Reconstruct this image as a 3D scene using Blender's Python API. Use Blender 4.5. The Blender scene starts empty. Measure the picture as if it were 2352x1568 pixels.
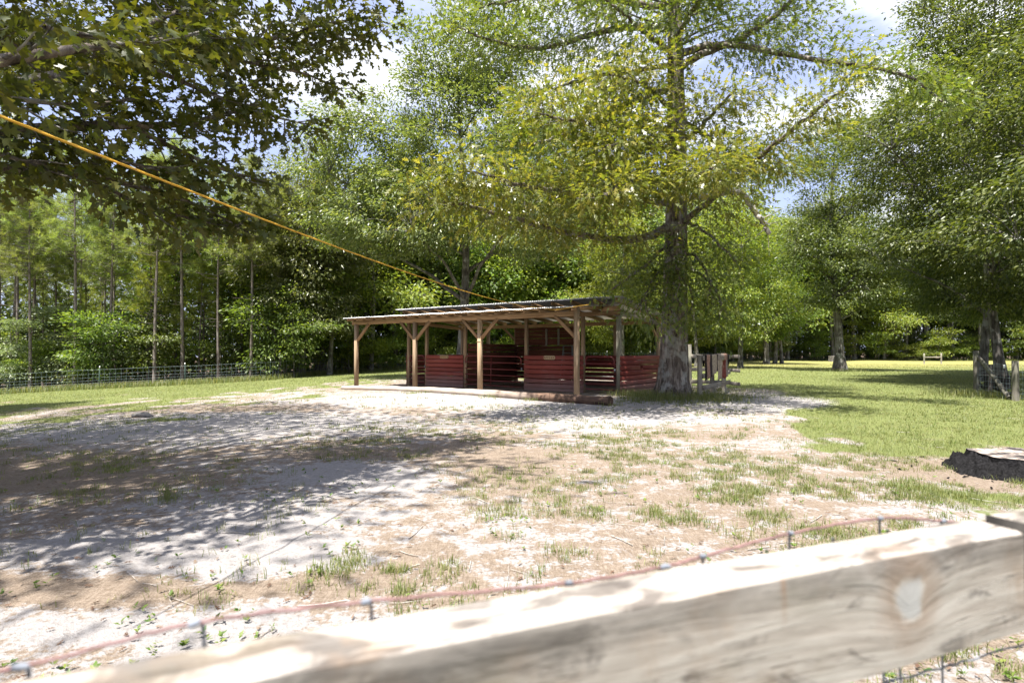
import bpy, math, random
import numpy as np
from mathutils import Vector, Matrix

random.seed(7)
RNG = np.random.default_rng(11)
scene = bpy.context.scene
COL = scene.collection

# ------------------------------------------------------------------ camera, world, sun, exposure
EYE = 1.4
PITCH = math.radians(1.0)
FPX = 20.0 / 36.0 * 2352.0          # focal length in units of a 2352 px wide picture
cam_d = bpy.data.cameras.new('camera')
cam = bpy.data.objects.new('camera', cam_d)
COL.objects.link(cam)
cam_d.lens = 20.0
cam_d.sensor_width = 36.0
cam_d.clip_start = 0.05
cam_d.clip_end = 1500.0
cam.location = (0, 0, EYE)
cam.rotation_euler = (math.radians(90) + PITCH, 0, 0)
cam_d.dof.use_dof = True
cam_d.dof.focus_distance = 17.0
cam_d.dof.aperture_fstop = 3.4
scene.camera = cam

SUN_EL = math.radians(69)
SUN_AZ = np.array([-0.55, -0.835]); SUN_AZ /= np.linalg.norm(SUN_AZ)
SUN = np.array([SUN_AZ[0] * math.cos(SUN_EL), SUN_AZ[1] * math.cos(SUN_EL), math.sin(SUN_EL)])

world = bpy.data.worlds.new('World')
scene.world = world
world.use_nodes = True
wt = world.node_tree
wt.nodes.clear()
w_out = wt.nodes.new('ShaderNodeOutputWorld')
w_bg = wt.nodes.new('ShaderNodeBackground')
w_sky = wt.nodes.new('ShaderNodeTexSky')
w_sky.sky_type = 'NISHITA'
w_sky.sun_disc = False
w_sky.sun_elevation = SUN_EL
w_sky.sun_rotation = math.atan2(SUN_AZ[0], SUN_AZ[1])
w_sky.air_density = 1.0
w_sky.dust_density = 1.4
w_sky.ozone_density = 1.6
w_tc = wt.nodes.new('ShaderNodeTexCoord')
w_map = wt.nodes.new('ShaderNodeMapping')
w_map.inputs['Scale'].default_value = (1.0, 1.0, 2.2)
w_map.inputs['Location'].default_value = (0.7, 0.2, 0.35)
w_n = wt.nodes.new('ShaderNodeTexNoise')
w_n.inputs['Scale'].default_value = 2.6
w_n.inputs['Detail'].default_value = 7
w_n.inputs['Roughness'].default_value = 0.55
w_ramp = wt.nodes.new('ShaderNodeMapRange')
w_ramp.inputs['From Min'].default_value = 0.47
w_ramp.inputs['From Max'].default_value = 0.66
w_ramp.inputs['To Min'].default_value = 0.0
w_ramp.inputs['To Max'].default_value = 1.0
w_ramp.interpolation_type = 'SMOOTHSTEP'
w_mix = wt.nodes.new('ShaderNodeMix')
w_mix.data_type = 'RGBA'
w_mix.inputs['B'].default_value = (6.6, 6.7, 7.1, 1)
w_veil = wt.nodes.new('ShaderNodeMix')
w_veil.data_type = 'RGBA'
w_veil.inputs['Factor'].default_value = 0.62
w_veil.inputs['B'].default_value = (4.1, 4.6, 7.1, 1)
wt.links.new(w_tc.outputs['Generated'], w_map.inputs['Vector'])
wt.links.new(w_map.outputs[0], w_n.inputs['Vector'])
wt.links.new(w_n.outputs['Fac'], w_ramp.inputs['Value'])
wt.links.new(w_ramp.outputs[0], w_mix.inputs['Factor'])
wt.links.new(w_sky.outputs[0], w_veil.inputs['A'])
wt.links.new(w_veil.outputs['Result'], w_mix.inputs['A'])
wt.links.new(w_mix.outputs['Result'], w_bg.inputs['Color'])
w_bg.inputs['Strength'].default_value = 0.064
wt.links.new(w_bg.outputs[0], w_out.inputs['Surface'])

sun_d = bpy.data.lights.new('sun', 'SUN')
sun_d.energy = 5.0
sun_d.angle = math.radians(0.53)
sun_d.color = (1.0, 0.957, 0.895)
sun = bpy.data.objects.new('sun', sun_d)
COL.objects.link(sun)
sun.rotation_euler = Vector((-SUN).tolist()).to_track_quat('-Z', 'Y').to_euler()
sun.location = (0, 0, 60)

vs = scene.view_settings
vs.view_transform = 'Standard'
vs.look = 'None'
vs.gamma = 1.0
vs.exposure = 1.68
vs.use_curve_mapping = False
cy = scene.cycles
cy.use_denoising = True
cy.denoiser = 'OPENIMAGEDENOISE'
cy.max_bounces = 6
cy.diffuse_bounces = 3
cy.glossy_bounces = 2
cy.transmission_bounces = 3
cy.transparent_max_bounces = 4
cy.caustics_reflective = False
cy.caustics_refractive = False
cy.sample_clamp_indirect = 4.0
cy.use_adaptive_sampling = False

# ------------------------------------------------------------------ helpers
CT, ST = math.cos(PITCH), math.sin(PITCH)


def Q(px, py, d):
    """the point seen at (px, py) of a 2352 x 1568 picture at a forward distance of d metres"""
    u = (px - 1176.0) / FPX
    v = (784.0 - py) / FPX
    fy = CT - v * ST
    fz = ST + v * CT
    return np.array([u / fy * d, d, EYE + fz / fy * d])


def gz(x, y):
    """height of the ground"""
    x = np.asarray(x, float)
    y = np.asarray(y, float)
    t = -(x + 5.0) / 2.5
    z = -0.046 * 2.5 * np.logaddexp(0, np.clip(t, -40, 40))
    z = z + 0.03 * np.sin(x * 0.35 + 1.3) * np.sin(y * 0.31 + 0.4) * np.clip((np.hypot(x, y) - 3) / 8, 0, 1)
    return z


def G(px, py):
    """ground point under a picture point (flat estimate)"""
    v = (py - 807.0) / FPX
    d = EYE / v
    for _ in range(6):
        x = (px - 1176.0) / FPX * d
        d = (EYE - float(gz(x, d))) / v
    return np.array([(px - 1176.0) / FPX * d, d])


def hash2(ix, iy, s):
    h = (ix * 374761393 + iy * 668265263 + s * 1442695041) & 0x7fffffff
    h = ((h ^ (h >> 13)) * 1274126177) & 0x7fffffff
    return ((h ^ (h >> 16)) & 0xffff) / 65535.0


def vnoise(x, y, s=0):
    x = np.asarray(x, float); y = np.asarray(y, float)
    ix = np.floor(x).astype(np.int64); iy = np.floor(y).astype(np.int64)
    fx = x - ix; fy = y - iy
    fx = fx * fx * (3 - 2 * fx); fy = fy * fy * (3 - 2 * fy)
    a = hash2(ix, iy, s); b = hash2(ix + 1, iy, s); c = hash2(ix, iy + 1, s); d = hash2(ix + 1, iy + 1, s)
    return (a * (1 - fx) + b * fx) * (1 - fy) + (c * (1 - fx) + d * fx) * fy


def fbm(x, y, s=0, o=4):
    t = 0; a = 0.5
    for i in range(o):
        t = t + a * vnoise(x, y, s + i * 17)
        x = np.asarray(x) * 2.03 + 3.1; y = np.asarray(y) * 2.03 + 1.7; a *= 0.5
    return t / (1 - 0.5 ** o)


def sstep(a, b, x):
    t = np.clip((np.asarray(x, float) - a) / (b - a), 0, 1)
    return t * t * (3 - 2 * t)


def norm(v):
    v = np.asarray(v, float)
    return v / np.maximum(np.linalg.norm(v, axis=-1, keepdims=True), 1e-9)


def mesh_np(name, verts, faces, mat=None, smooth=False, attrs=None):
    """verts (n,3), faces: list of (m,k) integer arrays"""
    me = bpy.data.meshes.new(name)
    verts = np.ascontiguousarray(verts, dtype=np.float32)
    if isinstance(faces, np.ndarray):
        faces = [faces]
    faces = [f for f in faces if len(f)]
    me.vertices.add(len(verts))
    me.vertices.foreach_set('co', verts.ravel())
    loops = np.concatenate([f.ravel() for f in faces]).astype(np.int32)
    tot = np.concatenate([np.full(len(f), f.shape[1]) for f in faces]).astype(np.int32)
    start = np.concatenate([[0], np.cumsum(tot)[:-1]]).astype(np.int32)
    me.loops.add(len(loops))
    me.loops.foreach_set('vertex_index', loops)
    me.polygons.add(len(tot))
    me.polygons.foreach_set('loop_start', start)
    me.polygons.foreach_set('loop_total', tot)
    if smooth:
        me.polygons.foreach_set('use_smooth', np.ones(len(tot), dtype=bool))
    me.update(calc_edges=True)
    if attrs:
        for k, a in attrs.items():
            at = me.attributes.new(k, 'FLOAT', 'POINT')
            at.data.foreach_set('value', np.ascontiguousarray(a, dtype=np.float32))
    if mat:
        me.materials.append(mat)
    return me


def add(name, me, parent=None, loc=None, rot=None):
    o = bpy.data.objects.new(name, me)
    COL.objects.link(o)
    if parent is not None:
        o.parent = parent
    if loc is not None:
        o.location = [float(c) for c in loc]
    if rot is not None:
        o.rotation_euler = rot
    return o


def tag(o, label=None, cat=None, group=None, kind=None):
    if label: o['label'] = label
    if cat: o['category'] = cat
    if group: o['group'] = group
    if kind: o['kind'] = kind
    return o


def thing(name, label, cat, loc=(0, 0, 0), rz=0.0, group=None):
    o = bpy.data.objects.new(name, None)
    o.empty_display_size = 0.2
    COL.objects.link(o)
    o.location = [float(c) for c in loc]
    o.rotation_euler = (0, 0, rz)
    return tag(o, label, cat, group)


class MB:
    """collects shapes into one mesh"""
    def __init__(s):
        s.v = []; s.f = {}; s.n = 0

    def put(s, v, f):
        v = np.asarray(v, float)
        for fa in (f if isinstance(f, list) else [f]):
            fa = np.asarray(fa, int)
            if len(fa):
                s.f.setdefault(fa.shape[1], []).append(fa + s.n)
        s.v.append(v); s.n += len(v)
        return s

    def box(s, size, loc=(0, 0, 0), M=None, ch=0.0):
        x, y, z = [c / 2 for c in size]
        if ch <= 0:
            v = np.array([[a * x, b * y, c * z] for a in (-1, 1) for b in (-1, 1) for c in (-1, 1)])
            f = [[0, 1, 3, 2], [4, 6, 7, 5], [0, 4, 5, 1], [2, 3, 7, 6], [0, 2, 6, 4], [1, 5, 7, 3]]
            if M is not None: v = v @ np.asarray(M).T
            return s.put(v + np.asarray(loc), np.array(f))
        # chamfered along the longest axis edges
        c = min(ch, x * .45, y * .45, z * .45)
        ax = int(np.argmax(size))
        h = [x, y, z][ax]
        o1, o2 = [i for i in range(3) if i != ax]
        a, b = [x, y, z][o1], [x, y, z][o2]
        ring = [(-a + c, -b), (a - c, -b), (a, -b + c), (a, b - c), (a - c, b), (-a + c, b), (-a, b - c), (-a, -b + c)]
        v = np.zeros((16, 3))
        for k, e in enumerate((-h, h)):
            for i, (p, q) in enumerate(ring):
                v[k * 8 + i, ax] = e; v[k * 8 + i, o1] = p; v[k * 8 + i, o2] = q
        f4 = [[i, (i + 1) % 8, 8 + (i + 1) % 8, 8 + i] for i in range(8)]
        f8 = [[7, 6, 5, 4, 3, 2, 1, 0], [8, 9, 10, 11, 12, 13, 14, 15]]
        if ax == 1:
            f4 = [q[::-1] for q in f4]; f8 = [q[::-1] for q in f8]
        if M is not None: v = v @ np.asarray(M).T
        return s.put(v + np.asarray(loc), [np.array(f4), np.array(f8)])

    def tube(s, pts, rad, sides=6, cap=True):
        v, f, caps = tube_arrays(pts, rad, sides)
        fs = [f]
        if cap: fs.append(np.array(caps))
        return s.put(v, fs)

    def mesh(s, name, mat=None, smooth=False):
        return mesh_np(name, np.concatenate(s.v), [np.concatenate(a) for a in s.f.values()], mat, smooth)

    def build(s, name, mat, parent=None, loc=None, rot=None, smooth=False):
        return add(name, s.mesh(name, mat, smooth), parent, loc, rot)


def tube_arrays(pts, rad, sides=6):
    pts = np.asarray(pts, float)
    n = len(pts)
    rad = np.broadcast_to(np.asarray(rad, float), (n,))
    t = norm(np.gradient(pts, axis=0))
    ref = np.array([0, 0, 1.0]) if abs(t[:, 2]).mean() < 0.85 else np.array([1.0, 0, 0])
    a = norm(np.cross(t, ref)); b = np.cross(t, a)
    th = np.arange(sides) / sides * 2 * np.pi
    v = pts[:, None, :] + rad[:, None, None] * (np.cos(th)[None, :, None] * a[:, None, :] + np.sin(th)[None, :, None] * b[:, None, :])
    i = np.arange(n - 1)[:, None] * sides; j = np.arange(sides)[None, :]; k = (j + 1) % sides
    f = np.stack([i + j, i + k, i + sides + k, i + sides + j], -1).reshape(-1, 4)
    caps = [list(range(sides)), list(range((n - 1) * sides + sides - 1, (n - 1) * sides - 1, -1))]
    return v.reshape(-1, 3), f, caps


def catmull(ctrl, n):
    c = np.asarray(ctrl, float)
    c = np.vstack([2 * c[0] - c[1], c, 2 * c[-1] - c[-2]])
    m = len(c) - 3
    t = np.linspace(0, m - 1e-6, n)
    i = np.floor(t).astype(int); f = (t - i)[:, None]
    p0, p1, p2, p3 = c[i], c[i + 1], c[i + 2], c[i + 3]
    return 0.5 * (2 * p1 + (p2 - p0) * f + (2 * p0 - 5 * p1 + 4 * p2 - p3) * f * f + (3 * p1 - p0 - 3 * p2 + p3) * f ** 3)


# ------------------------------------------------------------------ materials
def mat_new(name):
    m = bpy.data.materials.new(name)
    m.use_nodes = True
    t = m.node_tree
    t.nodes.clear()
    out = t.nodes.new('ShaderNodeOutputMaterial')
    return m, t, out


def nd(t, kind, **kw):
    n = t.nodes.new(kind)
    for k, v in kw.items():
        if k in n.inputs:
            n.inputs[k].default_value = v
        else:
            setattr(n, k, v)
    return n


def ramp(t, fac, stops):
    r = t.nodes.new('ShaderNodeValToRGB')
    e = r.color_ramp.elements
    while len(e) < len(stops): e.new(0.5)
    for el, (p, c) in zip(e, stops):
        el.position = p
        el.color = (c[0], c[1], c[2], 1) if len(c) == 3 else c
    t.links.new(fac, r.inputs['Fac'])
    return r.outputs['Color']


def mixc(t, fac, a, b, mode='MIX'):
    m = t.nodes.new('ShaderNodeMix')
    m.data_type = 'RGBA'; m.blend_type = mode
    for s, x in (('Factor', fac), ('A', a), ('B', b)):
        if hasattr(x, 'is_linked') or hasattr(x, 'links'):
            t.links.new(x, m.inputs[s])
        elif s == 'Factor':
            m.inputs[s].default_value = x
        else:
            m.inputs[s].default_value = (x[0], x[1], x[2], 1)
    return m.outputs['Result']


def mth(t, op, a, b=None, clamp=False):
    m = t.nodes.new('ShaderNodeMath')
    m.operation = op; m.use_clamp = clamp
    for i, x in enumerate((a, b)):
        if x is None: continue
        if isinstance(x, (int, float)): m.inputs[i].default_value = x
        else: t.links.new(x, m.inputs[i])
    return m.outputs[0]


def noise(t, vec, scale, detail=4, rough=0.55, dist=0.0):
    n = nd(t, 'ShaderNodeTexNoise', Scale=scale, Detail=detail, Roughness=rough, Distortion=dist)
    if vec is not None: t.links.new(vec, n.inputs['Vector'])
    return n.outputs['Fac']


def mapping(t, vec, scale=(1, 1, 1), loc=(0, 0, 0)):
    m = t.nodes.new('ShaderNodeMapping')
    m.inputs['Scale'].default_value = scale
    m.inputs['Location'].default_value = loc
    t.links.new(vec, m.inputs['Vector'])
    return m.outputs[0]


def bump(t, h, strength=0.4, dist=0.02):
    b = nd(t, 'ShaderNodeBump', Strength=strength, Distance=dist)
    t.links.new(h, b.inputs['Height'])
    return b.outputs['Normal']


def principled(t, out, color, rough=0.8, spec=0.3, normal=None, metal=0.0):
    p = t.nodes.new('ShaderNodeBsdfPrincipled')
    if hasattr(color, 'links'): t.links.new(color, p.inputs['Base Color'])
    else: p.inputs['Base Color'].default_value = (*color, 1)
    if hasattr(rough, 'links'): t.links.new(rough, p.inputs['Roughness'])
    else: p.inputs['Roughness'].default_value = rough
    p.inputs['Specular IOR Level'].default_value = spec
    p.inputs['Metallic'].default_value = metal
    if normal is not None: t.links.new(normal, p.inputs['Normal'])
    if out is not None: t.links.new(p.outputs[0], out.inputs['Surface'])
    return p


def leaf_mat(name, cols, trans, fac=0.38, rough=0.42, spec=0.45):
    """cols: three leaf colours picked per leaf by the attribute rnd; trans: colour let through"""
    m, t, out = mat_new(name)
    a = nd(t, 'ShaderNodeAttribute', attribute_name='rnd')
    c = ramp(t, a.outputs['Fac'], [(0.0, cols[0]), (0.5, cols[1]), (1.0, cols[2])])
    oi = t.nodes.new('ShaderNodeObjectInfo')
    v = mth(t, 'MULTIPLY_ADD', oi.outputs['Random'], 0.35)
    t.nodes[v.node.name].inputs[2].default_value = 0.82
    hs = t.nodes.new('ShaderNodeHueSaturation')
    t.links.new(c, hs.inputs['Color']); t.links.new(v, hs.inputs['Value'])
    hu = mth(t, 'MULTIPLY_ADD', oi.outputs['Random'], 0.035)
    hu.node.inputs[2].default_value = 0.483
    t.links.new(hu, hs.inputs['Hue'])
    p = principled(t, None, hs.outputs[0], rough, spec)
    tr = t.nodes.new('ShaderNodeBsdfTranslucent')
    tc = mixc(t, 1.0, hs.outputs[0], trans, 'MULTIPLY')
    t.links.new(tc, tr.inputs['Color'])
    mx = t.nodes.new('ShaderNodeMixShader')
    mx.inputs[0].default_value = fac
    t.links.new(p.outputs[0], mx.inputs[1]); t.links.new(tr.outputs[0], mx.inputs[2])
    t.links.new(mx.outputs[0], out.inputs['Surface'])
    return m


def bark_mat(name, dark, mid, light, vs_=(9, 9, 1.6), lichen=0.0, bs=0.9, dist=0.03):
    m, t, out = mat_new(name)
    tc = t.nodes.new('ShaderNodeTexCoord')
    oi = t.nodes.new('ShaderNodeObjectInfo')
    va = t.nodes.new('ShaderNodeVectorMath'); va.operation = 'ADD'
    t.links.new(tc.outputs['Object'], va.inputs[0]); t.links.new(oi.outputs['Location'], va.inputs[1])
    co = va.outputs[0]
    mp = mapping(t, co, vs_)
    n1 = noise(t, mp, 1.0, 6, 0.65, 0.6)
    n2 = noise(t, co, 3.0, 4)
    c = ramp(t, n1, [(0.34, dark), (0.52, mid), (0.70, light)])
    if lichen > 0:
        l = ramp(t, n2, [(0.52, (0, 0, 0)), (0.62, (lichen,) * 3)])
        c = mixc(t, l, c, (0.42, 0.43, 0.40))
    principled(t, out, c, 0.9, 0.15, bump(t, n1, bs, dist))
    return m


def wood_mat(name, dark, mid, light, axis=2, scale=1.0, rough=0.75, weather=None, bs=0.25):
    """wood with the grain along one object axis"""
    m, t, out = mat_new(name)
    tc = t.nodes.new('ShaderNodeTexCoord')
    oi = t.nodes.new('ShaderNodeObjectInfo')
    va = t.nodes.new('ShaderNodeVectorMath'); va.operation = 'MULTIPLY_ADD'
    t.links.new(oi.outputs['Random'], va.inputs[0]); va.inputs[1].default_value = (37, 53, 71)
    t.links.new(tc.outputs['Object'], va.inputs[2])
    s = [14 * scale] * 3; s[axis] = 0.9 * scale
    mp = mapping(t, va.outputs[0], tuple(s))
    n1 = noise(t, mp, 1.0, 6, 0.6, 1.2)
    n3 = noise(t, va.outputs[0], 2.2 * scale, 3)
    c = ramp(t, n1, [(0.30, dark), (0.50, mid), (0.70, light)])
    vv = mth(t, 'MULTIPLY_ADD', oi.outputs['Random'], 0.4)
    vv.node.inputs[2].default_value = 0.78
    hs = t.nodes.new('ShaderNodeHueSaturation')
    t.links.new(c, hs.inputs['Color']); t.links.new(vv, hs.inputs['Value'])
    c = hs.outputs[0]
    if weather:
        w = ramp(t, n3, [(0.42, (0, 0, 0)), (0.62, (0.75,) * 3)])
        c = mixc(t, w, c, weather)
    principled(t, out, c, rough, 0.25, bump(t, n1, bs, 0.01))
    return m


def plain_mat(name, color, rough=0.6, spec=0.3, metal=0.0, var=0.25, sc=6.0, bs=0.1):
    m, t, out = mat_new(name)
    tc = t.nodes.new('ShaderNodeTexCoord')
    n = noise(t, tc.outputs['Object'], sc, 5)
    c = ramp(t, n, [(0.3, [x * (1 - var) for x in color]), (0.7, [min(1, x * (1 + var)) for x in color])])
    principled(t, out, c, rough, spec, bump(t, n, bs, 0.01), metal)
    return m


M = {}
M['oak_leaf'] = leaf_mat('oak_leaf', [(0.082, 0.115, 0.020), (0.15, 0.178, 0.030), (0.265, 0.252, 0.050)], (1.6, 1.6, 0.6), 0.45, 0.36, 0.55)  # leaf colour lightened to carry the sunlight on the lower sprays
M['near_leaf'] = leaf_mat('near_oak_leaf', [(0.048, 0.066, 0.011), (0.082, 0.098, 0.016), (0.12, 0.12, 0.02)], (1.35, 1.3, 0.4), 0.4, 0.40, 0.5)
M['grey_leaf'] = leaf_mat('grey_green_leaf', [(0.075, 0.102, 0.034), (0.135, 0.165, 0.058), (0.22, 0.235, 0.095)], (1.5, 1.5, 0.55), 0.42, 0.36, 0.55)
M['green_leaf'] = leaf_mat('green_leaf', [(0.065, 0.105, 0.024), (0.115, 0.17, 0.038), (0.2, 0.245, 0.062)], (1.6, 1.6, 0.5), 0.48, 0.42, 0.45)
M['bright_leaf'] = leaf_mat('bright_leaf', [(0.1, 0.155, 0.03), (0.175, 0.24, 0.046), (0.29, 0.33, 0.08)], (1.6, 1.5, 0.5), 0.48, 0.45, 0.4)
M['pale_leaf'] = leaf_mat('pale_leaf', [(.11, .145, .06), (.18, .22, .10), (.28, .30, .17)], (1.3, 1.35, .6), 0.40, 0.40, 0.5)
M['dark_leaf'] = leaf_mat('dark_leaf', [(0.050, 0.076, 0.024), (0.092, 0.124, 0.036), (0.17, 0.195, 0.06)], (1.5, 1.5, 0.5), 0.42, 0.40, 0.45)
M['needle'] = leaf_mat('pine_needle', [(0.14, 0.18, 0.058), (0.225, 0.275, 0.09), (0.32, 0.36, 0.135)], (1.6, 1.6, 0.55), 0.45, 0.5, 0.35)
M['needle_bright'] = leaf_mat('pine_needle_bright', [(0.19, 0.25, 0.05), (0.29, 0.34, 0.075), (0.4, 0.42, 0.11)], (1.5, 1.4, 0.5), 0.46, 0.5, 0.35)
M['bark_oak'] = bark_mat('oak_bark', (0.030, 0.024, 0.020), (0.13, 0.105, 0.088), (0.30, 0.26, 0.225), (11, 11, 1.7), 0.35, 1.0, 0.05)
M['bark_grey'] = bark_mat('grey_bark', (0.035, 0.030, 0.026), (0.11, 0.10, 0.09), (0.22, 0.21, 0.19), (8, 8, 1.4), 0.3)
M['bark_pine'] = bark_mat('pine_bark', (0.06, 0.045, 0.038), (0.17, 0.14, 0.125), (0.30, 0.265, 0.24), (9, 9, 2.2), 0.1)
M['dead_branch'] = bark_mat('dead_branch', (0.2, 0.165, 0.135), (0.42, 0.38, 0.33), (0.56, 0.53, 0.49), (16, 16, 5), 0.2)
M['timber_z'] = wood_mat('post_timber', (0.17, 0.11, 0.065), (0.30, 0.21, 0.13), (0.41, 0.31, 0.21), 2)
M['tan_z'] = wood_mat('tan_post', (0.20, 0.13, 0.07), (0.30, 0.21, 0.12), (0.38, 0.28, 0.17), 2)
M['timber_x'] = wood_mat('beam_timber', (0.15, 0.085, 0.042), (0.27, 0.165, 0.085), (0.36, 0.245, 0.14), 0)
M['timber_y'] = wood_mat('rafter_timber', (0.16, 0.09, 0.045), (0.30, 0.18, 0.09), (0.40, 0.26, 0.14), 1)
M['grey_z'] = wood_mat('weathered_post', (0.11, 0.095, 0.075), (0.24, 0.21, 0.17), (0.36, 0.32, 0.27), 2, 1.0, 0.85, (0.20, 0.20, 0.15))
M['grey_x'] = wood_mat('weathered_rail', (0.12, 0.10, 0.08), (0.25, 0.215, 0.175), (0.38, 0.34, 0.285), 0, 1.0, 0.85, (0.27, 0.25, 0.20))
M['grey_dark'] = wood_mat('old_grey_post', (0.05, 0.045, 0.038), (0.105, 0.095, 0.08), (0.17, 0.155, 0.13), 2, 1.0, 0.9, (0.09, 0.09, 0.065))  # weathered grey darkened to paint in the tree shade on the fence corner
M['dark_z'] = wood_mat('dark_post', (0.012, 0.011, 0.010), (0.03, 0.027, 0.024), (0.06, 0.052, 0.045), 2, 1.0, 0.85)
M['charcoal'] = plain_mat('charcoal', (0.010, 0.0096, 0.010), 0.9, 0.08, 0, 0.8, 40, 1.0)
M['galv'] = plain_mat('galvanised_wire', (0.17, 0.185, 0.21), 0.7, 0.2, 0.0, 0.3)
M['mesh_wire'] = plain_mat('fence_wire', (0.22, 0.28, 0.28), 0.5, 0.5, 0.2, 0.2)
M['rust_wire'] = plain_mat('rust_red_wire', (0.20, 0.115, 0.108), 0.65, 0.3, 0.1, 0.35, 60)
M['green_steel'] = plain_mat('green_steel', (0.03, 0.06, 0.045), 0.55, 0.4, 0.0)
M['white_paint'] = plain_mat('white_paint', (0.75, 0.75, 0.72), 0.6)
M['gate_red'] = plain_mat('gate_red', (0.15, 0.022, 0.022), 0.42, 0.45, 0.0, 0.3, 8)
M['black'] = plain_mat('black_cloth', (0.014, 0.012, 0.013), 0.9, 0.1)
M['rope'] = plain_mat('yellow_rope', (0.50, 0.285, 0.03), 0.6, 0.3, 0, 0.15, 40)
M['twine'] = plain_mat('baling_twine', (0.52, 0.38, 0.22), 0.8)
M['sign_wood'] = wood_mat('sign_wood', (0.17, 0.10, 0.05), (0.27, 0.17, 0.09), (0.35, 0.24, 0.14), 0)
M['sign_pale'] = plain_mat('sign_pale', (0.55, 0.44, 0.28), 0.8)
M['sign_letter'] = plain_mat('sign_letter', (0.52, 0.42, 0.31), 0.8)
M['ladder'] = plain_mat('ladder_grey', (0.16, 0.17, 0.16), 0.6)
M['stone'] = plain_mat('grey_stone', (0.12, 0.115, 0.11), 0.85, 0.2, 0, 0.4, 9, 0.5)
M['dead_leaf'] = leaf_mat('dead_leaf', [(0.08, 0.045, 0.028), (0.14, 0.09, 0.06), (0.22, 0.17, 0.12)], (1, 0.8, 0.5), 0.15, 0.8, 0.15)
M['grass'] = leaf_mat('grass_blade', [(0.09, 0.118, 0.036), (0.15, 0.175, 0.056), (0.26, 0.24, 0.115)], (1.35, 1.3, 0.6), 0.42, 0.5, 0.35)
M['weed'] = leaf_mat('weed_leaf', [(0.06, 0.125, 0.020), (0.11, 0.18, 0.03), (0.19, 0.23, 0.05)], (1.3, 1.4, 0.6), 0.34, 0.5, 0.35)


def roof_material():
    m, t, out = mat_new('corrugated_tin')
    tc = t.nodes.new('ShaderNodeTexCoord')
    n = noise(t, tc.outputs['Object'], 3.0, 5)
    c = ramp(t, n, [(0.3, (0.28, 0.285, 0.29)), (0.7, (0.42, 0.425, 0.43))])
    principled(t, out, c, 0.38, 0.5, None, 0.75)
    return m
M['tin'] = roof_material()


def red_board_material():
    m, t, out = mat_new('red_painted_board')
    tc = t.nodes.new('ShaderNodeTexCoord')
    oi = t.nodes.new('ShaderNodeObjectInfo')
    ge = t.nodes.new('ShaderNodeNewGeometry')
    va = t.nodes.new('ShaderNodeVectorMath'); va.operation = 'MULTIPLY_ADD'
    t.links.new(oi.outputs['Random'], va.inputs[0]); va.inputs[1].default_value = (37, 53, 71)
    t.links.new(tc.outputs['Object'], va.inputs[2])
    n1 = noise(t, mapping(t, va.outputs[0], (1.2, 12, 18)), 1.0, 5, 0.6, 0.8)
    n2 = noise(t, va.outputs[0], 1.3, 4)
    c = ramp(t, n1, [(0.3, (0.155, 0.030, 0.022)), (0.55, (0.215, 0.043, 0.033)), (0.75, (0.26, 0.064, 0.050))])
    hs = t.nodes.new('ShaderNodeHueSaturation')
    vv = mth(t, 'MULTIPLY_ADD', oi.outputs['Random'], 0.35); vv.node.inputs[2].default_value = 0.82
    t.links.new(c, hs.inputs['Color']); t.links.new(vv, hs.inputs['Value'])
    c = hs.outputs[0]
    # dust splashed up from the ground on the lowest boards
    sx = t.nodes.new('ShaderNodeSeparateXYZ'); t.links.new(ge.outputs['Position'], sx.inputs[0])
    n3 = noise(t, ge.outputs['Position'], 2.5, 4)
    hh = mth(t, 'ADD', sx.outputs['Z'], mth(t, 'MULTIPLY', n3, -0.45))
    mr = nd(t, 'ShaderNodeMapRange', interpolation_type='SMOOTHSTEP')
    mr.inputs['From Min'].default_value = 0.42; mr.inputs['From Max'].default_value = -0.18
    mr.inputs['To Max'].default_value = 0.75
    t.links.new(hh, mr.inputs['Value'])
    c = mixc(t, mr.outputs[0], c, (0.24, 0.165, 0.15))
    w = ramp(t, n2, [(0.58, (0, 0, 0)), (0.75, (0.35,) * 3)])
    c = mixc(t, w, c, (0.20, 0.10, 0.085))
    principled(t, out, c, 0.6, 0.3, bump(t, n1, 0.25, 0.01))
    return m
M['red'] = red_board_material()


def brown_board_material():
    return wood_mat('brown_stained_board', (0.06, 0.018, 0.010), (0.105, 0.036, 0.020), (0.155, 0.065, 0.038), 0, 1.0, 0.8)
M['brown'] = brown_board_material()


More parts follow.
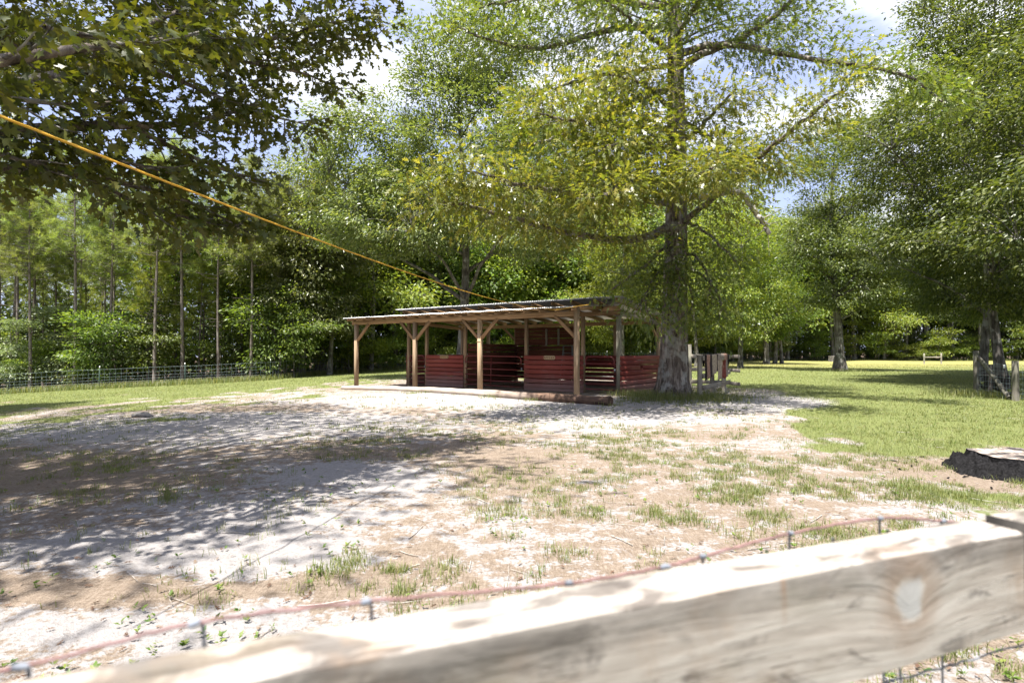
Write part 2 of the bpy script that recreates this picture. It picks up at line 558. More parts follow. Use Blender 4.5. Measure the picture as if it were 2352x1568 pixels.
def ground_material():
    m, t, out = mat_new('ground')
    ge = t.nodes.new('ShaderNodeNewGeometry')
    P = ge.outputs['Position']
    lawn = nd(t, 'ShaderNodeAttribute', attribute_name='lawn').outputs['Fac']
    sand = nd(t, 'ShaderNodeAttribute', attribute_name='sand').outputs['Fac']
    wood = nd(t, 'ShaderNodeAttribute', attribute_name='wood').outputs['Fac']
    n_big = noise(t, P, 0.9, 5, 0.6)
    n_mid = noise(t, P, 4.5, 5, 0.65)
    n_fine = noise(t, P, 28, 5, 0.7)
    n_grit = noise(t, P, 110, 3, 0.7)
    strw = noise(t, mapping(t, P, (60, 9, 20)), 1.0, 4, 0.7, 1.5)
    strw2 = noise(t, mapping(t, P, (11, 70, 20)), 1.0, 4, 0.7, 1.5)
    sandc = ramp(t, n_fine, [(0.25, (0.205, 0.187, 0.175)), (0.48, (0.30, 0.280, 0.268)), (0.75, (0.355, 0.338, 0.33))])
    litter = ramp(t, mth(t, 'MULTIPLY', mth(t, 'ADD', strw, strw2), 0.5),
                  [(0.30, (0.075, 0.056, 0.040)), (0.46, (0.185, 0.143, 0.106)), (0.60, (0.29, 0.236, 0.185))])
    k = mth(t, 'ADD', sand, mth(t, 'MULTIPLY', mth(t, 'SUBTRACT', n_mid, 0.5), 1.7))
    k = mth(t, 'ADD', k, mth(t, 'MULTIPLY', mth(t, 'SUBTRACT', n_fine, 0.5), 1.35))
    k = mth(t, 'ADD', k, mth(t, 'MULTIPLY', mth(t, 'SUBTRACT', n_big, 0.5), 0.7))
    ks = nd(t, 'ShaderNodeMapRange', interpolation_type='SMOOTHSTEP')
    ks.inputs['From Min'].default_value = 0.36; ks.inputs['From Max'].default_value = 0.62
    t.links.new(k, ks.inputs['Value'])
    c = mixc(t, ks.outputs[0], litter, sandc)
    # specks of debris
    sp = ramp(t, n_grit, [(0.30, (0.75,) * 3), (0.36, (0, 0, 0))])
    c = mixc(t, sp, c, (0.15, 0.105, 0.075))
    turf = ramp(t, n_fine, [(0.25, (0.060, 0.088, 0.026)), (0.5, (0.118, 0.150, 0.046)), (0.75, (0.20, 0.205, 0.09))])
    turf = mixc(t, mth(t, 'MULTIPLY', n_big, 0.55), turf, (0.20, 0.20, 0.075))
    dry = nd(t, 'ShaderNodeAttribute', attribute_name='dry').outputs['Fac']
    turf = mixc(t, mth(t, 'MULTIPLY', dry, .8), turf, (.27, .245, .085))
    g = mth(t, 'ADD', lawn, mth(t, 'MULTIPLY', mth(t, 'SUBTRACT', n_mid, 0.5), 1.2))
    gs = nd(t, 'ShaderNodeMapRange', interpolation_type='SMOOTHSTEP')
    gs.inputs['From Min'].default_value = 0.42; gs.inputs['From Max'].default_value = 0.72
    t.links.new(g, gs.inputs['Value'])
    c = mixc(t, gs.outputs[0], c, turf)
    fl = ramp(t, n_mid, [(0.3, (0.035, 0.026, 0.018)), (0.55, (0.09, 0.062, 0.04)), (0.75, (0.15, 0.11, 0.075))])
    c = mixc(t, wood, c, fl)
    h = mth(t, 'ADD', mth(t, 'MULTIPLY', n_fine, 0.5), mth(t, 'ADD', mth(t, 'MULTIPLY', n_grit, 0.25), mth(t, 'MULTIPLY', n_mid, 0.8)))
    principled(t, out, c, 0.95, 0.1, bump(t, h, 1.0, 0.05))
    return m
M['ground'] = ground_material()

# ------------------------------------------------------------------ ground: one sheet to the horizon
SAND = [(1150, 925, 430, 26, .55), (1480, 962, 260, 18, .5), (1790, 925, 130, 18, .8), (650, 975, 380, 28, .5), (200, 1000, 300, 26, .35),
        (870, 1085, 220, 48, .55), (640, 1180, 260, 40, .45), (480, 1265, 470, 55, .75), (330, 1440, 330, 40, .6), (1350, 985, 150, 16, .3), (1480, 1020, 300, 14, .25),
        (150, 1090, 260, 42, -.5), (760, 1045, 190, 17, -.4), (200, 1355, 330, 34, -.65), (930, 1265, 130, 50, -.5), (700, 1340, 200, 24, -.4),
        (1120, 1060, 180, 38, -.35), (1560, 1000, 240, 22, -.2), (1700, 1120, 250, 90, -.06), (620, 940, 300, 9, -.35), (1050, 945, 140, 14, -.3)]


def picture_xy(x, y):
    d = np.maximum(y, 0.3)
    z = gz(x, y)
    return 1176 + FPX * x / d, 807 + FPX * (EYE - z) / d


AK = np.array([-1.35, -1.03, -.733, -.63, -.50, -.402, -.348, -.297, -.22, 0.0, .14, .26, .38, .52, .72, .95, 1.35])
RK = np.array([64.0, 63, 48.8, 45.8, 44.2, 44.2, 47.6, 52.2, 54.6, 58, 62, 74, 92, 104, 112, 112, 112])


def forest_edge(x, y):
    """metres beyond the edge of the wood (negative on the paddock side)"""
    ang = np.arctan2(x, np.maximum(y, 1e-3))
    a, r = AK, RK
    return np.where(y > 1, np.hypot(x, y) - np.interp(ang, a, r), -30.0)


def masks(x, y):
    px, py = picture_xy(x, y)
    wob = fbm(x * 0.45, y * 0.45, 5, 4)
    wob2 = fbm(x * 1.7, y * 1.1, 9, 4)
    sand = 0.40 + 0.0 * px
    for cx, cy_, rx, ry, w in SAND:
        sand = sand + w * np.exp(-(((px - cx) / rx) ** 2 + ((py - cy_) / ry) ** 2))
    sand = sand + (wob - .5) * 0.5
    # lawns: left of the shed, and right of the oak
    bx = np.array([-3000, 0, 300, 560, 800, 930, 1400, 1600, 1690, 1800, 1850, 2050, 2250, 2352, 5000])
    by = np.array([1010, 965, 935, 912, 886, 872, 862, 880, 905, 950, 990, 1045, 1075, 1085, 1200])
    edge = np.interp(px, bx, by)
    k = (edge - py) / (py - 800).clip(4)
    lawn = sstep(-0.30, 0.30, k + (wob2 - .5) * 1.0 + (wob - .5) * .5)
    bare = np.exp(-(((px - 1790) / 120) ** 2 + ((py - 925) / 14) ** 2)) + .7 * np.exp(-(((px - 1720) / 90) ** 2 + ((py - 900) / 10) ** 2))
    lawn = lawn * (1 - np.clip(bare * 1.15, 0, 1))
    lawn = np.where(y < 1, 0.6, lawn)
    st = np.exp(-(((x - 5.7) / 1.25) ** 2 + ((y - 6.5) / .9) ** 2) ** 2)
    lawn = lawn * (1 - st); sand = sand - .55 * st
    # bare floor under the shed roof
    lx, ly = to_shed(x, y)
    inside = sstep(-.8, 0.2, ly) * sstep(6.3, 5.2, ly) * sstep(-11.3, -10.2, lx) * sstep(1.8, 0.8, lx)
    lawn = lawn * (1 - inside)
    sand = sand * (1 - .35 * inside)
    global DRY
    DRY = sstep(38, 60, y) * sstep(.12, .3, x / np.maximum(y, 1)) * (.55 + .9 * (wob - .2))
    wood = sstep(-1.6, 1.2, forest_edge(x, y) + (wob2 - .5) * 3)
    return lawn, sand, wood


SHED_O = np.array([2.0, 17.58])
SHED_RZ = -math.radians(35.45)
EX = np.array([math.cos(SHED_RZ), math.sin(SHED_RZ)])
EY = np.array([-math.sin(SHED_RZ), math.cos(SHED_RZ)])


def to_shed(x, y):
    dx = x - SHED_O[0]; dy = y - SHED_O[1]
    return dx * EX[0] + dy * EX[1], dx * EY[0] + dy * EY[1]


def shed_xy(lx, ly):
    p = SHED_O + lx * EX + ly * EY
    return p


def make_ground():
    r = np.concatenate([[0.0], np.geomspace(0.35, 130, 330), np.geomspace(150, 700, 14)])
    a = np.concatenate([np.linspace(-50, 50, 720), np.linspace(50, 310, 131)[1:-1]])
    a = np.radians(a)
    R, A = np.meshgrid(r, a, indexing='ij')
    X = R * np.sin(A); Y = R * np.cos(A)
    near = np.clip(1 - R / 40, 0, 1)
    Z = gz(X, Y) + near * (0.05 * (fbm(X * 1.1, Y * 1.1, 2, 3) - .5) + 0.03 * (fbm(X * 5, Y * 5, 3, 3) - .5) * np.clip(R / 2, 0, 1))
    lx, ly = to_shed(X, Y)
    mound = np.exp(-(((X - 4.76) / 1.1) ** 2 + ((Y - 16.9) / 1.1) ** 2))
    Z = Z + 0.10 * mound
    V = np.stack([X, Y, Z], -1).reshape(-1, 3)
    nr, na = R.shape
    i = np.arange(nr - 1)[:, None] * na; j = np.arange(na)[None, :]; k = (j + 1) % na
    F = np.stack([i + j, i + na + j, i + na + k, i + k], -1).reshape(-1, 4)[:, ::-1]
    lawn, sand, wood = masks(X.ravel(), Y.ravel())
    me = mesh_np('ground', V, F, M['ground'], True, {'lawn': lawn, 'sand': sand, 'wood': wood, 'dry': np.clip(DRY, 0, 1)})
    o = add('ground', me)
    tag(o, 'sandy paddock ground with straw litter and worn lawn', 'ground', kind='structure')


make_ground()

# ------------------------------------------------------------------ the horse shed
shed = thing('horse_shed', 'open timber horse shed with red board stalls, metal gates and a tin roof', 'shed', (SHED_O[0], SHED_O[1], 0), SHED_RZ)
R90 = math.radians(90)


def post(name, lx, ly, z0, z1, w=0.14, mat='timber_z', lean=0.0):
    h = z1 - z0
    o = MB().box((w, w, h), ch=0.008).build(name, M[mat], shed, (lx, ly, (z0 + z1) / 2))
    o.rotation_euler = (0, lean, 0)
    return o


def bar(name, p, q, w, h, mat, parent=None):
    """a straight timber from p to q (shed coordinates), w wide and h high; the grain follows its length"""
    p = Vector(p); q = Vector(q)
    d = q - p
    L = d.length
    o = MB().box((L, w, h), ch=0.006).build(name, M[mat], parent or shed, (p + q) / 2)
    o.rotation_mode = 'QUATERNION'
    o.rotation_quaternion = d.to_track_quat('X', 'Z')
    return o


FRONT = [-10.37, -6.98, -3.82, 0.0]
WX0, WX1, WY0, WY1 = -9.16, 0.57, 1.75, 5.33
for x in FRONT:
    g = float(gz(*shed_xy(x, 0))) - 0.35
    o = post('front_post', x, 0, g, 2.50 if x < -0.1 else 2.74)
bar('front_beam', (-10.62, 0, 2.575), (-0.075, 0, 2.575), 0.085, 0.145, 'timber_x')
# knee braces
for x in FRONT:
    for s in (-1, 1):
        if (x == FRONT[0] and s < 0) or (x == 0.0 and s > 0): continue
        bar('knee_brace', (x + s * 0.07, 0, 1.86), (x + s * 0.78, 0, 2.53), 0.085, 0.10, 'timber_x')
# posts of the stall block
for x in (WX0, -8.12, -6.02, -3.10, -0.76, WX1):
    y = WY0
    top = 2.60
    mat = 'timber_z' if x != WX1 else 'grey_z'
    post('stall_post', x, y + 0.07, float(gz(*shed_xy(x, y))) - 0.35, top, 0.115 if x not in (WX0, WX1) else 0.135, mat)
for x in (WX0, -7.6, -6.02, -4.55, -3.10, -1.2, WX1):
    post('rear_post', x, WY1, float(gz(*shed_xy(x, WY1))) - 0.35, 2.44, 0.13, 'timber_z')
bar('stall_header', (WX0 - .1, WY0 + .0, 2.67), (WX1 + .07, WY0 + .0, 2.67), 0.06, 0.14, 'timber_x')
bar('fascia_board', (-0.02, WY0 - .035, 2.82), (WX1 + .09, WY0 - .035, 2.82), 0.04, 0.155, 'timber_x')
bar('rear_beam', (WX0 - .1, WY1, 2.515), (WX1 + .1, WY1, 2.515), 0.08, 0.145, 'timber_x')
bar('side_beam', (WX0, WY0 + .1, 2.66), (WX0, WY1 - .1, 2.48), 0.06, 0.14, 'timber_x')
bar('side_beam', (WX1, WY0 + .1, 2.66), (WX1, WY1 - .1, 2.48), 0.06, 0.14, 'grey_x')
bar('rake_board', (WX1 + .24, WY0 - .45, 3.04), (WX1 + .24, WY1 + .25, 2.66), 0.03, 0.12, 'grey_x')
bar('knee_brace', (WX1, WY1 - .08, 1.85), (WX1, WY1 - .8, 2.45), 0.08, 0.09, 'timber_x')
bar('knee_brace', (-6.02 + .07, WY1, 1.9), (-6.02 + .7, WY1, 2.46), 0.07, 0.09, 'timber_x')
bar('knee_brace', (-6.02 - .07, WY1, 1.9), (-6.02 - .7, WY1, 2.46), 0.07, 0.09, 'timber_x')
# awning rafters (front) and main rafters


def awn_z(y): return 2.785 + 0.08 * (y + 0.3)


def roof_z(y): return 3.19 - 0.108 * (y - 1.35)


ra_me = None
for i in range(19):
    x = -10.55 + i * (10.55 + 0.02) / 18
    o = bar('awning_rafter', (x, -0.34, awn_z(-0.34) - .09), (x, 1.72, awn_z(1.72) - .09), 0.045, 0.11, 'timber_x')
for i in range(13):
    x = WX0 - 0.05 + i * (WX1 - WX0 + 0.1) / 12
    o = bar('roof_rafter', (x, 1.50, roof_z(1.50) - .095), (x, 5.60, roof_z(5.60) - .095), 0.045, 0.13, 'timber_x')


def tin_sheet(n, width, length, name):
    """a corrugated sheet lying along +y, width along x"""
    nx = n
    xs = np.linspace(0, width, nx)
    zs = 0.011 * np.cos(xs / 0.0762 * 2 * np.pi)
    ys = np.linspace(0, length, 4)
    top = np.array([[x, y, z] for y in ys for x, z in zip(xs, zs)])
    bot = top - np.array([0, 0, 0.0035])
    v = np.vstack([top, bot]); N = len(top)
    f = []
    for j in range(3):
        for i in range(nx - 1):
            a = j * nx + i
            f.append([a, a + 1, a + nx + 1, a + nx])
            f.append([N + a, N + a + nx, N + a + nx + 1, N + a + 1])
    for i in range(nx - 1):
        f.append([i, N + i, N + i + 1, i + 1])
        a = 3 * nx + i
        f.append([a, a + 1, N + a + 1, N + a])
    for j in range(3):
        a = j * nx
        f.append([a, a + nx, N + a + nx, N + a])
        a = j * nx + nx - 1
        f.append([a, N + a, N + a + nx, a + nx])
    return mesh_np(name, v, np.array(f), M['tin'], True)


SW = 0.84
sheet_a = tin_sheet(89, SW, 2.12, 'awning_sheet')
sheet_b = tin_sheet(89, SW, 4.35, 'roof_sheet')
na = 13
for i in range(na):
    x = -10.72 + i * (10.72 + 0.12 - SW) / (na - 1)
    o = add('awning_sheet', sheet_a, shed, (x, -0.42, awn_z(-0.42) - 0.015 + 0.006 * (i % 2)))
    o.rotation_euler = (math.atan(0.08), 0, RNG.normal(0, .002))
nb = 13
for i in range(nb):
    x = WX0 - 0.32 + i * (WX1 - WX0 + 0.62 - SW) / (nb - 1)
    o = add('roof_sheet', sheet_b, shed, (x, 1.33, roof_z(1.33) - 0.015 + 0.006 * (i % 2)))
    o.rotation_euler = (-math.atan(0.108), 0, RNG.normal(0, .002))
o = add('awning_sheet', tin_sheet(61, .56, .5, 'awning_sheet'), shed, (0.14, WY0 - .16, 2.915))
o.rotation_euler = (math.atan(0.09), 0, 0)

# walls of horizontal boards with open joints
BOARD_PITCH, BOARD_H, BOARD_T = 0.168, 0.144, 0.026


def board_wall(p, q, n, top, mat='red', name='wall_board', off=0.0, jig=0.006, pitch=BOARD_PITCH, h=BOARD_H, skip=None, cut=None):
    p = np.array(p, float); q = np.array(q, float)
    L = np.linalg.norm(q - p)
    ang = math.atan2(q[1] - p[1], q[0] - p[0])
    nrm = np.array([-math.sin(ang), math.cos(ang)])
    me = MB().box((L, BOARD_T, h), ch=0.004).mesh(name, M[mat])
    for i in range(n):
        z = top - h / 2 - pitch * i
        if i >= 6: z = top - h / 2 - pitch * 6 - (i - 6) * (h + .004)
        if cut and i == cut[0]:
            a, b = cut[1], cut[2]
            for s0, s1 in ((0, a), (b, L)):
                c = p + (q - p) / L * (s0 + s1) / 2 + nrm * off
                MB().box((s1 - s0, BOARD_T, h), ch=0.004).build(name, M[mat], shed, (c[0], c[1], z), (0, 0, ang))
            c = p + (q - p) / L * (a + b) / 2 + nrm * off
            MB().box((b - a, BOARD_T, h * .28), ch=0.004).build(name, M[mat], shed, (c[0], c[1], z - h * .36), (0, 0, ang))
            continue
        c = (p + q) / 2 + nrm * (off + RNG.normal(0, .002))
        o = add(name, me, shed, (c[0], c[1], z + RNG.normal(0, jig * .4)))
        o.rotation_euler = (RNG.normal(0, .012), RNG.normal(0, .0016), ang)


T0 = 1.25
board_wall((-8.08, WY0 - .03), (-6.04, WY0 - .03), 8, T0)
board_wall((-3.14, WY0 - .03), (-0.70, WY0 - .03), 8, T0)
board_wall((WX1 + .085, WY0 + .0), (WX1 + .085, WY1 + .05), 8, T0, jig=.010, cut=(2, 1.62, 1.86))
board_wall((WX0 - .085, WY0 + .0), (WX0 - .085, WY1 + .05), 8, T0)
board_wall((WX0, WY1 - .09), (-6.06, WY1 - .09), 8, T0, 'red')
board_wall((-3.06, WY1 - .09), (WX1, WY1 - .09), 8, T0 - .02, 'red', jig=.012)
board_wall((-6.02 + .08, WY0 + .14), (-6.02 + .08, WY1 - .07), 10, 1.71, 'brown', jig=.01)
board_wall((-3.10 - .08, WY0 + .14), (-3.10 - .08, WY1 - .07), 8, T0, 'brown')
for j in range(2):
    board_wall((-6.0, WY1 - .09), (-3.06, WY1 - .09), 7, 2.42 - j * 7 * .158, 'brown', jig=.016, pitch=.158)
# battens nailed on the tall back wall
for x in (-4.35, -3.75):
    MB().box((0.09, 0.035, 0.72), ch=.005).build('wall_batten', M['grey_z'], shed, (x, WY1 - .13, 2.0))


# tube gates
def gate(x0, x1, zt, zb, ly, n, brace, sag):
    w = x1 - x0
    rise = [0, .215, .44, .645, .835, 1.0]
    zs = [zt - (zt - zb) * r for r in rise]
    r = 0.021
    fr = MB()
    k = 0.16
    pts = [(0, 0, zb)]
    pts += [(0, 0, z) for z in np.linspace(zb, zt - k, 5)[1:]]
    pts += [(k - k * math.cos(a), 0, zt - k + k * math.sin(a)) for a in np.linspace(.25, R90, 6)]
    pts += [(w - k + k * math.sin(a), 0, zt - k + k * math.cos(a)) for a in np.linspace(0, R90, 7)]
    pts += [(w, 0, z) for z in np.linspace(zt - k, zb - .03, 5)[1:]]
    fr.tube(pts, r, 8)
    g = fr.build('gate', M['gate_red'], shed, (x0, ly, 0), (0, sag, 0), True)
    me = MB().tube([(0, 0, 0), (w / 2, 0, 0), (w, 0, 0)], r * .92, 8).mesh('gate_rail', M['gate_red'], True)
    for z in zs[1:]:
        add('gate_rail', me, g, (0, 0, z))
    for b in brace:
        MB().box((.03, .012, zt - zb), (b, -.022, (zt + zb) / 2)).build('gate_brace', M['gate_red'], g)
    MB().box((.05, .03, .09), (w + .02, 0, .78), ch=.005).build('gate_latch', M['galv'], g)
    for z in (zb + .12, zt - .25):
        MB().tube([(-.07, 0, z), (-.03, 0, z), (0.02, 0, z)], .012, 6).build('gate_hinge', M['galv'], g)
    return g


gate(-9.03, -8.17, 1.235, .12, WY0 - .02, 6, (), .004)
gate(-5.93, -3.26, 1.235, .12, WY0 - .06, 6, (1.30,), .011)
gate(-0.62, 0.44, 1.225, .13, WY0 - .02, 6, (), .003)

# name signs: wooden plaques with rounded ends


def plaque(lx, ly, z, w, h, letters):
    n = 10
    ol = [(-w / 2 + h / 2 - h / 2 * math.sin(a), h / 2 * math.cos(a)) for a in np.linspace(0, math.pi, n)]
    ol += [(w / 2 - h / 2 + h / 2 * math.sin(a), -h / 2 * math.cos(a)) for a in np.linspace(0, math.pi, n)]
    m = len(ol)
    v = np.array([[x, -.011, y] for x, y in ol] + [[x, .011, y] for x, y in ol])
    mb = MB(); mb.put(v, [np.array([[i, (i + 1) % m, m + (i + 1) % m, m + i] for i in range(m)]), np.array([list(range(m))[::-1], list(range(m, 2 * m))])])
    s = mb.build('name_plaque', M['sign_wood'], shed, (lx, ly, z))
    # pale routed rim
    v2 = []
    for k, (x, y) in enumerate(ol):
        v2 += [(x, -.014, y), (x * .955, -.014, y * .80)]
    f = [[2 * i, 2 * ((i + 1) % m), 2 * ((i + 1) % m) + 1, 2 * i + 1] for i in range(m)]
    MB().put(np.array(v2), np.array(f)).build('plaque_rim', M['sign_pale'], s)
    lh = h * .48
    strokes = {'R': [[(0, 0), (0, 1), (.55, 1), (.65, .78), (.55, .52), (0, .5)], [(.25, .5), (.7, 0)]],
               'O': [[(.35 + .35 * math.cos(a), .5 + .5 * math.sin(a)) for a in np.linspace(0, 6.283, 13)]],
               'X': [[(0, 0), (.7, 1)], [(0, 1), (.7, 0)]],
               'Y': [[(0, 1), (.35, .5), (.7, 1)], [(.35, .5), (.35, 0)]]}
    if letters:
        step = w * .76 / len(letters)
        for i, c in enumerate(letters):
            mb = MB()
            x0 = -w * .38 + step * (i + .5) - .35 * lh
            for st in strokes[c]:
                mb.tube([(x0 + a * lh, -.014, b * lh - lh / 2) for a, b in st], .0085, 5)
            mb.build('letter', M['sign_letter'], s)
    else:
        MB().box((.010, .006, .07), (w * .28, -.013, .005)).build('worn_mark', M['sign_pale'], s)
    return s


plaque(-7.02, WY0 - .062, T0 - .068, 0.46, 0.125, None)
plaque(-2.03, WY0 - .062, T0 - .068, 0.47, 0.135, 'ROXY')

# twine knotted round a front post
tw = MB()
for z in (1.74, 2.05, 2.08, 2.11):
    k = .078
    tw.tube([(-k, -k, z), (k, -k, z + .005), (k, k, z), (-k, k, z - .005), (-k, -k, z)], .007, 5)
tw.tube(catmull([(.05, -.08, 2.49), (.16, -.09, 2.35), (.13, -.10, 2.15), (.05, -.085, 1.98)], 14), .007, 5)
tw.tube(catmull([(.0, -.08, 2.49), (.03, -.09, 2.3), (.045, -.09, 2.12)], 10), .006, 5)
p3 = shed_xy(FRONT[2], 0)
o = tw.build('baling_twine', M['twine'], None, (p3[0], p3[1], 0), (0, 0, SHED_RZ), True)
tag(o, 'pale baling twine wound round the third shed post with a hanging end', 'twine')

# step ladder standing in the tall-backed stall
pl = shed_xy(-2.70, 4.15)
lad = thing('step_ladder', 'small aluminium step ladder standing in the stall behind the lettered plaque', 'ladder', (pl[0], pl[1], float(gz(*pl))), SHED_RZ + .25)
for s in (-1, 1):
    bar('ladder_leg', (s * .27, -.28, 0), (s * .17, 0, 1.60), .03, .05, 'ladder', lad)
    bar('ladder_leg', (s * .25, .34, 0), (s * .17, .04, 1.58), .022, .035, 'ladder', lad)
for i, z in enumerate((.35, .68, 1.01, 1.32)):
    t_ = z / 1.6
    MB().box((2 * (.27 - .10 * t_), .08, .025), (0, -.28 + .28 * t_, z)).build('ladder_step', M['ladder'], lad)
MB().box((.38, .14, .03), (0, .02, 1.6)).build('ladder_top', M['ladder'], lad)

# the log along the front of the shed
la = np.array([-7.05, 23.65]); lb = np.array([2.63, 15.05])
n = 60
tt = np.linspace(0, 1, n)
sd = 16
rr = 0.075 + 0.062 * tt + 0.004 * np.sin(tt * 31) + 0.003 * np.sin(tt * 77)
pts = np.stack([la[0] + (lb[0] - la[0]) * tt, la[1] + (lb[1] - la[1]) * tt, 0 * tt], -1)
pts[:, :2] += np.outer(0.05 * np.sin(tt * 5.0), np.array([.66, .75]))
pts[:, 2] = gz(pts[:, 0], pts[:, 1]) + rr * .80
V, F, caps = tube_arrays(pts, rr, sd)
ctr = np.repeat(pts, sd, 0)
ang_ = np.tile(np.arange(sd), n); along = np.repeat(tt, sd)
V = ctr + (V - ctr) * (1 + 0.05 * (fbm(along * 14, ang_ * .9, 4, 3) - .5) * 2)[:, None]


def log_material():
    m, t, out = mat_new('weathered_log')
    ge = t.nodes.new('ShaderNodeNewGeometry')
    P = ge.outputs['Position']
    rot = nd(t, 'ShaderNodeMapping'); rot.vector_type = 'POINT'
    rot.inputs['Rotation'].default_value = (0, 0, math.atan2(8.6, 9.68))
    t.links.new(P, rot.inputs['Vector'])
    mp = mapping(t, rot.outputs[0], (1.6, 22, 22))
    n1 = noise(t, mp, 1.0, 5, .6, .8)
    n2 = noise(t, P, 1.6, 4)
    pale = ramp(t, n1, [(.3, (.23, .185, .15)), (.5, (.40, .34, .285)), (.7, (.52, .46, .40))])
    dark = ramp(t, n1, [(.3, (.035, .02, .015)), (.5, (.10, .06, .042)), (.7, (.20, .125, .08))])
    sx = nd(t, 'ShaderNodeSeparateXYZ'); t.links.new(P, sx.inputs[0])
    k = mth(t, 'ADD', sx.outputs['X'], mth(t, 'MULTIPLY', mth(t, 'SUBTRACT', n2, .5), 3.0))
    mr = nd(t, 'ShaderNodeMapRange', interpolation_type='SMOOTHSTEP')
    mr.inputs['From Min'].default_value = -1.2; mr.inputs['From Max'].default_value = 0.9
    t.links.new(k, mr.inputs['Value'])
    c = mixc(t, mr.outputs[0], pale, dark)
    principled(t, out, c, .8, .25, bump(t, n1, .5, .015))
    return m


lme = mesh_np('fallen_log', V, [F, np.array(caps)], log_material(), True)
tag(add('fallen_log', lme), 'long tapered log lying on the sand along the front of the shed', 'log')

# yellow rope from the eave to beyond the left of the picture
A = Q(-330, 135, 2.15); B = Q(1250, 708, 17.35)
t_ = np.linspace(0, 1, 60)[:, None]
rp = A + (B - A) * t_
rp[:, 2] -= 0.36 * 4 * (t_[:, 0] * (1 - t_[:, 0])) * .55
ropeth = thing('yellow_rope', 'taut yellow rope running from the shed eave up past the oak leaves at left', 'rope', A)
mb = MB()
for ph in (0, 2.094, 4.189):
    tg = norm(np.gradient(rp, axis=0)); up = np.array([0, 0, 1.0]); s1 = norm(np.cross(tg, up)); s2 = np.cross(s1, tg)
    # three strands laid round each other
    nn = 700
    tf = np.linspace(0, 59, nn); i0 = np.clip(tf.astype(int), 0, 58); fr_ = (tf - i0)[:, None]
    c_ = rp[i0] * (1 - fr_) + rp[i0 + 1] * fr_
    an = tf * 3.0 + ph
    c_ = c_ + .0033 * (np.cos(an)[:, None] * s1[i0] + np.sin(an)[:, None] * s2[i0])
    mb = MB(); mb.tube(c_ - A, .0038, 5)
    mb.build('rope_strand', M['rope'], ropeth, None, None, True)
mb = MB()
e1 = Vector(shed_xy(-2.45, -.34)).to_3d()
mb.tube(catmull([B - A, B - A + np.array([.35, -.12, -.05]), B - A + np.array([.9, -.45, .02]), B - A + np.array([1.25, -.75, .05])], 20), .008, 5)
mb.build('rope_end', M['rope'], ropeth, None, None, True)

# ------------------------------------------------------------------ near fence: weathered rail, dark post, woven wire


